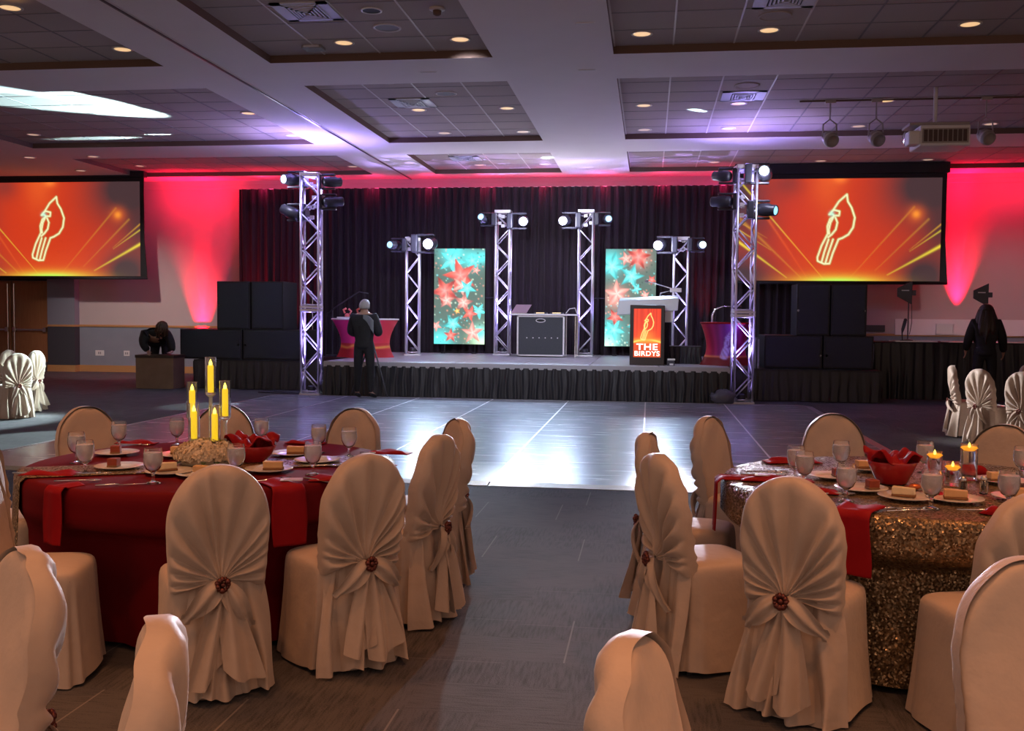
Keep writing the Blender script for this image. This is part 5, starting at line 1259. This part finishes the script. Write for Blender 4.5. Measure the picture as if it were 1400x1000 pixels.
folded_napkin(.62, 4.86, .0, .09, .34, 'long red napkin running in from the left rim, right table', G, .014)
folded_napkin(.78, 5.50, .2, .10, .30, 'red napkin at the rear left rim of the right table', G, .016)
folded_napkin(1.46, 4.16, -.6, .12, .24, 'red napkin pointing down at the front right of the right table', G, .02)
folded_napkin(1.62, 5.28, .1, .10, .22, 'red napkin behind the candles by the grey chair', G, .03)
def hang_napkin(c, a, w, drop, inn, label, grp, r=.935):
    """lies on the table for `inn` metres then hangs over the rim at angle a"""
    d = Vector((math.cos(a), math.sin(a))); n = Vector((-d.y, d.x)); ph = R.uniform(0, 6)
    def fn(u, v):
        s = (u - .5)*w*(1 + .10*math.sin(v*6 + ph)); x = -inn + (inn + drop)*v; rad = math.sqrt(max(0, r*r - s*s)); z = TT + .008 + .006*math.sin(u*7 + ph)*(x < 0)
        if x > -.02: ex = x + .02; z = TT + .008 - max(0, ex - .012) ; rad += min(ex, .032) + .006*math.sin(u*6 + ph) + .03*max(0, ex); 
        else: rad += x + .02
        p = c + d*rad + n*s
        return (p.x, p.y, z)
    o = MB().grid(fn, 14, 40).build('hanging_napkin', M['napkin'], None, True, solid=-.004); return tag(o, label, 'napkin', grp)
def ang(c, p): return math.atan2(p[1] - c.y, p[0] - c.x)
hang_napkin(T1, ang(T1, (-1.56, 4.20)), .155, .26, .20, 'long red napkin hanging over the front rim between two chairs, left table', 'red napkins on the left table')
hang_napkin(T1, ang(T1, (-2.62, 4.02)), .12, .25, .12, 'red napkin hanging at the front left rim beside the runner end', 'red napkins on the left table')
hang_napkin(T2, ang(T2, (.84, 4.14)), .16, .25, .16, 'long red napkin hanging over the front rim of the sequin cloth', 'red napkins on the right table')
hang_napkin(T2, ang(T2, (.36, 4.92)), .15, .25, .25, 'red napkin hanging over the left rim of the sequin cloth', 'red napkins on the right table')
# red bowls lined with napkins
def red_bowl(x, y, r, h, label, seed, flat=False):
    t = thing('napkin_bowl', label, 'bowl', (x, y, TT + .004)); m = mat('red_glass_bowl', (.42,.01,.015), .25, coat=.5)
    MB().lathe([(0, 0), (r*.58, 0), (r*.62, .006), (r*.82, h*.5), (r, h), (r*.985, h + .003), (r*.96, h), (r*.78, h*.5), (r*.56, .01), (0, .01)], 36).build('bowl', m, t, True)
    rr = random.Random(seed); ph = rr.uniform(0, 6)
    def fn(u, v):
        a = 2*PI*u; tip = (abs(math.cos(2*a + ph))**3); rad = r*(.25 + .72*v) + r*.28*tip*v**3; z = h*.75 + .05*math.sin(PI*v*.8) + .045*tip*v**2 + .012*math.sin(5*a + v*7) + .01*math.sin(11*a)
        return (rad*math.cos(a), rad*math.sin(a), z)
    g = MB(); g.grid(fn, 72, 14, None, True); g.build('napkin_lining', M['napkin'], t, True, solid=.004)
    return t
red_bowl(-2.07, 4.96, .125, .085, 'red bowl with pointed red napkin on the left table', 3)
red_bowl(1.16, 4.90, .115, .105, 'red bowl with high folded red napkin on the right table', 8)
# flowers and candelabra
t = thing('flower_mound', 'low mound of cream hydrangea flowers around the candelabra', 'flowers', (-2.26, 4.82, TT + .006))
g = MB(); rr = random.Random(5)
for k in range(1000):
    a = rr.uniform(0, 2*PI); e = math.acos(rr.uniform(0.02, 1)); c = Vector((.165*math.sin(e)*math.cos(a), .13*math.sin(e)*math.sin(a), .035 + .085*math.cos(e)*rr.uniform(.8, 1.08)))
    nrm = Vector((c.x/.16, c.y/.13, (c.z - .02)/.09)).normalized(); q = nrm.to_track_quat('Z', 'Y').to_matrix().to_4x4(); q = Matrix.Translation(c) @ q @ Matrix.Rotation(rr.uniform(0, 6), 4, 'Z') @ Matrix.Rotation(rr.uniform(-.9, .9), 4, 'X')
    for j in range(4):
        b = Matrix.Rotation(j*PI/2, 4, 'Z'); s = rr.uniform(.009, .014)
        P = [(0,0,0), (s*.8, s*.6, s*.7), (s*1.5, 0, s*.5), (s*.8, -s*.6, s*.7)]
        g.add([q @ b @ Vector(p) for p in P], [(0,3,2,1)])
g.build('blossoms', M['petal'], t, True, kind='stuff', weld=False)
MB().lathe([(0, 0), (.13, 0), (.14, .03), (.12, .06), (.06, .08), (0, .085)], 24, M4=Matrix.Scale(.8, 4, (0, 1, 0))).build('foam_base', M['petal'], t, True)
lf = MB()
for a in (-.9, -.5, 3.5, 4.2, 5.0): lf.grid(lambda u, v, a=a: ((.13 + .07*v)*math.cos(a) - (u - .5)*.03*math.sin(PI*v)*math.sin(a), (.11 + .06*v)*math.sin(a) + (u - .5)*.03*math.sin(PI*v)*math.cos(a), .015 + .012*math.sin(PI*v)), 3, 6)
lf.build('leaves', M['leafgreen'], t, True)
t = thing('candelabra', 'clear five armed candelabra with yellow candles on the left table', 'candelabra', (-2.27, 4.86, TT + .02))
MB().lathe([(0, 0), (.10, 0), (.10, .012), (0, .014)], 30).build('base', M['acrylic'], t)
for (x, y, zt) in ((.0, .03, .335), (-.088, .0, .205), (.088, .01, .215), (-.055, -.05, .10), (.058, -.05, .09)):
    MB().tube([(x, y, .01), (x, y, zt)], .0095, 12).build('stem', M['acrylic'], t, True)
    MB().lathe([(.012, zt - .008), (.022, zt), (.027, zt + .008), (.012, zt + .012)], 20, (x, y, 0)).build('collar', M['acrylic'], t, True)
    MB().lathe(hold([(.0, zt + .008), (.027, zt + .008), (.029, zt + .012), (.029, zt + .20), (.0265, zt + .20), (.0265, zt + .014), (0, zt + .014)], .0008), 24, (x, y, 0)).build('glass_cylinder', M['glass'], t, True)
    cd = MB().lathe([(0, zt + .016), (.0155, zt + .016), (.0155, zt + .15), (.013, zt + .158), (0, zt + .152)], 20, (x, y, 0)).build('candle', M['candle'], t, True, label='glowing yellow candle')
    MB().lathe([(0, zt + .150), (.008, zt + .158), (.009, zt + .168), (.004, zt + .182), (0, zt + .190)], 12, (x, y, 0)).build('flame', M['flame'], cd, True, label='bright yellow flame')
for x, y, h, r, l in ((1.40, 5.07, .105, .036, 'cylinder vase with a floating candle, left of three on the gold table'), (1.43, 4.88, .075, .034, 'short cylinder vase with a floating candle, front of three'), (1.56, 5.07, .145, .040, 'tallest cylinder vase with a floating candle on the gold table')):
    t = thing('floating_candle_vase', l, 'candle vase', (x, y, TT + .004), 0, 'floating candle vases on the gold table')
    MB().lathe(hold([(0, 0), (r, 0), (r, h + .03), (r - .003, h + .03), (r - .003, .008), (0, .008)], .0009), 28).build('vase', M['glass'], t, True)
    MB().lathe(hold([(0, .0085), (r - .0035, .0085), (r - .0035, h), (0, h)]), 24).build('water', mat('clear_water', (.95,.97,1), .02, trans=1, ior=1.33), t, True)
    c = MB().lathe([(0, h - .005), (r*.55, h - .003), (r*.95, h + .012), (r*.9, h + .018), (r*.3, h + .014), (0, h + .014)], 24).build('candle', M['floatcandle'], t, True, label='orange floating candle')
    MB().lathe([(0, h + .013), (.006, h + .018), (.006, h + .026), (0, h + .04)], 10).build('flame', M['flame'], c, True)
for x, y, m, l in ((1.40, 4.62, mat('pepper', (.03,.025,.02), .7), 'glass shaker of pepper beside the candles, left of two'), (1.50, 4.66, mat('salt', (.6,.5,.48), .7), 'glass shaker of salt beside the candles, right of two')):
    t = thing('shaker', l, 'shaker', (x, y, TT + .004))
    MB().lathe([(0, 0), (.018, 0), (.019, .05), (.014, .062), (.012, .062), (.012, .012), (0, .012)], 16).build('glass', M['glass'], t, True)
    MB().lathe([(0, .013), (.011, .013), (.011, .045), (0, .045)], 14).build('contents', m, t)
    MB().lathe([(.0145, .060), (.0145, .072), (.008, .082), (0, .083)], 16).build('cap', M['steel'], t, True)
G = 'clear trinket favours on the left table'
for x, y, l in ((-2.03, 4.19, 'clear little favour ornament at the front rim, left of two'), (-1.96, 4.24, 'clear little favour ornament at the front rim, right of two')):
    t = thing('table_favour', l, 'ornament', (x, y, TT + .004), 0, G)
    MB().lathe([(.015, 0), (.015, .006), (.005, .012), (.006, .022), (.016, .032), (.012, .042), (0, .040)], 10).build('base', M['silver'], t, True)
    MB().ball((0, 0, .052), .012, 8, 5).ball((.014, .004, .046), .008, 8, 5).ball((-.013, -.004, .044), .008, 8, 5).build('beads', M['plate'], t, True)
for x, y, rz, l in ((.57, 4.90, -.1, 'white folded card on the red napkin at the left rim of the gold table'), (-1.62, 4.33, .3, 'pale violet card on top of the hanging napkin, red table')):
    t = thing('paper_card', l, 'card', (x, y, TT + .022), rz)
    MB().box(-.05, .05, -.03, .03, 0, .002).build('sheet', M['white'], t); MB().box(-.035, .05, -.024, .034, .002, .004).build('top_sheet', mat('lilac_paper', (.6,.5,.75), .6), t)
for k, (x, y) in enumerate(((1.27, 4.55), (1.22, 4.72))):
    t = thing('wrapped_candy', ['red foil sweet between the goblet and the caramel slice, gold table', 'orange foil sweet behind the white slice, gold table'][k], 'candy', (x, y, TT + .004))
    m = mat('foil' + str(k), [(.7,.02,.05), (.8,.2,.06)][k], .2, .6); MB().ball((0, 0, .014), .02, 10, 6, sc=(1.4, 1, .7)).build('sweet', m, t, True)
    MB().add([(.024, 0, .014), (.045, -.014, .02), (.045, .014, .01), (-.024, 0, .014), (-.045, -.014, .02), (-.045, .014, .01)], [(0,1,2),(3,5,4)]).build('wrapper_ends', m, t, solid=.002)

# ------------------------------------------------------------------ lights, with added fills
WARM = (1, .38, .14)
def spot(n, loc, tgt, e, col, ang_, blend=.4, size=.05): return light(n, 'SPOT', loc, e, col, tgt, size, ang_, blend)
# house downlights, dimmed warm
for x, y, e in ((-3.9, 4.2, 60), (-2.4, 4.2, 60), (-.15, 2.2, 55), (1.36, 4.2, 60), (-2.4, 2.2, 60), (1.36, 2.2, 70), (-2.4, 6.3, 45), (1.36, 6.3, 45), (-.15, 6.3, 14), (-3.9, 2.2, 45), (2.9, 4.2, 50), (-2.4, .3, 60), (.6, .3, 70)):
    spot('house_light', (x, y, CEIL - .03), (x, y, 0), e*2.4, WARM, 76, .8, .12)
# red uplights against the walls
for x, e, z in ((-11.35, 1, .6), (7.0, .7, 1.5), (9.9, .6, 1.5), (-19.0, .3, .6)):
    spot('wall_uplight', (x, 23.86, z), (x, 24.0, z + 3.0), 2600*e, (1, .003, .035), 13, .6, .02)
    spot('wall_uplight', (x, 23.80, z), (x, 24.0, 4.6), 2600*e, (1, .004, .045), 44, 1.0, .03)
for x, e in ((-11.0, 1), (-11.9, .7), (7.0, 1), (8.2, .7), (9.6, .7)):
    light('wall_top_red_fill', 'POINT', (x, 23.45, 4.55), 26*e, (1, .005, .06), size=.15)  # points added under the ceiling to redden the wall top
for x in (-9.0, -7.4, -5.6, -3.9, -2.2, -.5, 1.2, 2.9):
    spot('drape_uplight', (x, 23.78, 2.2), (x, 23.9, CEIL), 90, (1, .015, .10), 120, 1.0, .05)
for x, y, z, e in ((-4.42, 22.95, .72, 60), (1.2, 22.9, .72, 160), (-9.6, 22.9, .2, 700), (-8.6, 22.8, .2, 300)):
    spot('drape_uplight', (x, y, z), (x + .15, 23.3, 4.0), e, (1, .015, .05), 36, .9, .03)
for k in range(10):
    light('ceiling_red_fill', 'POINT', (-9.4 + k*1.38, 23.2, 4.68), 5.0, (1, .03, .16), size=.08)  # points added above the drape to lay a red band on the ceiling
# violet light inside the truss towers
for x, y, z0, e in ((-6.46, 18.35, .17, 900), (1.68, 18.38, .17, 900), (-5.20, 21.4, DK + .17, 1100), (-3.32, 22.3, DK + .17, 1100), (-1.44, 22.3, DK + .17, 1100), (.64, 21.4, DK + .17, 1100)):
    spot('tower_uplight', (x, y, z0), (x, y + .001, 5), e, (.40, .30, 1), 40, .8, .04)
for x, y in ((-6.46, 18.35), (1.68, 18.38)):
    light('tower_wash', 'POINT', (x, y, 4.30), 170, (.34, .26, 1), size=.12)
# moving head beams: towards the dance floor and the hall
for p, tg, e, c, a in (((-4.79, 20.9, 3.10), (-3.4, 14.0, 0), 640, (.52,.72,1), 52), ((-2.84, 21.8, 3.66), (-3.0, 14.2, 0), 517, (.52,.72,1), 46), ((-1.92, 21.8, 3.67), (-1.6, 14.2, 0), 517, (.52,.72,1), 46), ((.18, 20.9, 3.06), (-1.2, 14.0, 0), 591, (.52,.72,1), 48)):
    spot('moving_head_beam', p, tg, e, c, a, .8, .14)
for p, e in (((-4.79, 20.95, 3.10), 50), ((-2.84, 21.85, 3.66), 45), ((-1.92, 21.85, 3.67), 45), ((.18, 20.95, 3.06), 50), ((-7.05, 18.0, 4.0), 22), ((1.98, 17.9, 4.0), 22)):
    light('lens_spill', 'POINT', p, e, (.72, .72, 1), size=.10)
# beams crossing the ceiling
CY = (.55, .92, 1)
for p, tg, e, a in (((-6.95, 18.1, 4.12), (-9.2, 15.0, 4.9), 12000, 12), ((-6.95, 18.1, 4.0), (-9.6, 15.4, 4.9), 9000, 24), ((-6.95, 18.1, 4.12), (-8.9, 14.9, 4.9), 12000, 2.4), ((-6.95, 18.1, 4.12), (-9.4, 15.2, 4.9), 10000, 2.0), ((-6.98, 18.3, 4.3), (-9.2, 18.2, 4.92), 9000, 3), ((-6.95, 18.1, 4.10), (-9.9, 14.4, 4.92), 12000, 2.5), ((-6.98, 18.35, 4.35), (-10.3, 18.45, 4.92), 9000, 5), ((1.93, 18.0, 4.12), (.75, 16.9, 4.99), 5000, 5), ((-2.6, 22.0, 4.3), (-2.25, 21.6, 4.95), 400, 20)):
    spot('ceiling_beam', p, tg, e, CY, a, .35, .03)
# beams that reach out over the tables
spot('moving_head_beam', (-2.84, 21.8, 3.66), (-2.0, 4.2, .7), 4200, (.78, .88, 1), 17, .7, .10)
spot('moving_head_beam', (.18, 20.9, 3.06), (1.0, 4.2, .7), 3800, (.84, .84, 1), 17, .7, .10)
# beam on the carpet and chairs at the left
spot('moving_head_beam', (-6.95, 18.1, 4.12), (-9.4, 12.2, .0), 6500, (.72, .95, 1), 18, .5, .06)
spot('moving_head_beam', (1.98, 17.85, 4.12), (-9.5, 13.4, .6), 16000, (.74, .97, .95), 9, .6, .06)
spot('moving_head_beam', (-6.95, 18.1, 4.12), (-7.6, 10.8, .0), 4500, (.75, .97, 1), 9, .4, .04)
spot('moving_head_beam', (-6.90, 18.1, 4.12), (-7.4, 15.6, .0), 600, (.75, .97, 1), 16, .4, .04)
spot('moving_head_beam', (-6.7, 18.0, 4.0), (4.45, 13.0, .6), 9000, (.95, .9, .88), 9, .7, .06)
# fill spots added to brighten the stage and the back wall
spot('stage_fill', (-2.4, 12.0, 4.85), (-2.3, 20.5, .8), 1300, (.8, .84, 1), 60, .8, .1)
spot('wall_fill', (-11.0, 17.5, 4.85), (-13.2, 24.0, .6), 900, (1, .80, .74), 46, .9, .1)
spot('wall_fill', (7.5, 17.5, 4.85), (8.0, 24.0, .9), 350, (1, .7, .72), 46, .9, .1)

for k_ in ('redcloth', 'napkin'): bsdf(M[k_]).inputs['Specular IOR Level'].default_value = .15; bsdf(M[k_]).inputs['Sheen Weight'].default_value = 0
w = bpy.data.worlds.new('ambient_fill'); SC.world = w; w.use_nodes = True  # warm ambient fill added, entering through the open rear and sides
w.node_tree.nodes['Background'].inputs[0].default_value = (1, .63, .47, 1); w.node_tree.nodes['Background'].inputs[1].default_value = .54

# ------------------------------------------------------------------ camera
f, yaw, pit, roll = 1350., .137885, .04999, .0094
fw = Vector((-math.sin(yaw)*math.cos(pit), math.cos(yaw)*math.cos(pit), -math.sin(pit))); r = Vector((math.cos(yaw), math.sin(yaw), 0)); u = r.cross(fw)
r2 = math.cos(roll)*r + math.sin(roll)*u; u2 = r2.cross(fw)
cd = bpy.data.cameras.new('camera'); cam = bpy.data.objects.new('camera', cd); COL.objects.link(cam)
cam.matrix_world = Matrix(((r2.x, u2.x, -fw.x, 0), (r2.y, u2.y, -fw.y, 0), (r2.z, u2.z, -fw.z, 1.55), (0, 0, 0, 1)))
cd.sensor_width = 36; cd.lens = 36*f/1400; cd.clip_start = .05; cd.clip_end = 100
SC.camera = cam
SC.view_settings.view_transform = 'Standard'; SC.view_settings.look = 'None'; SC.view_settings.exposure = 0.18; SC.view_settings.gamma = 1; SC.view_settings.use_curve_mapping = False
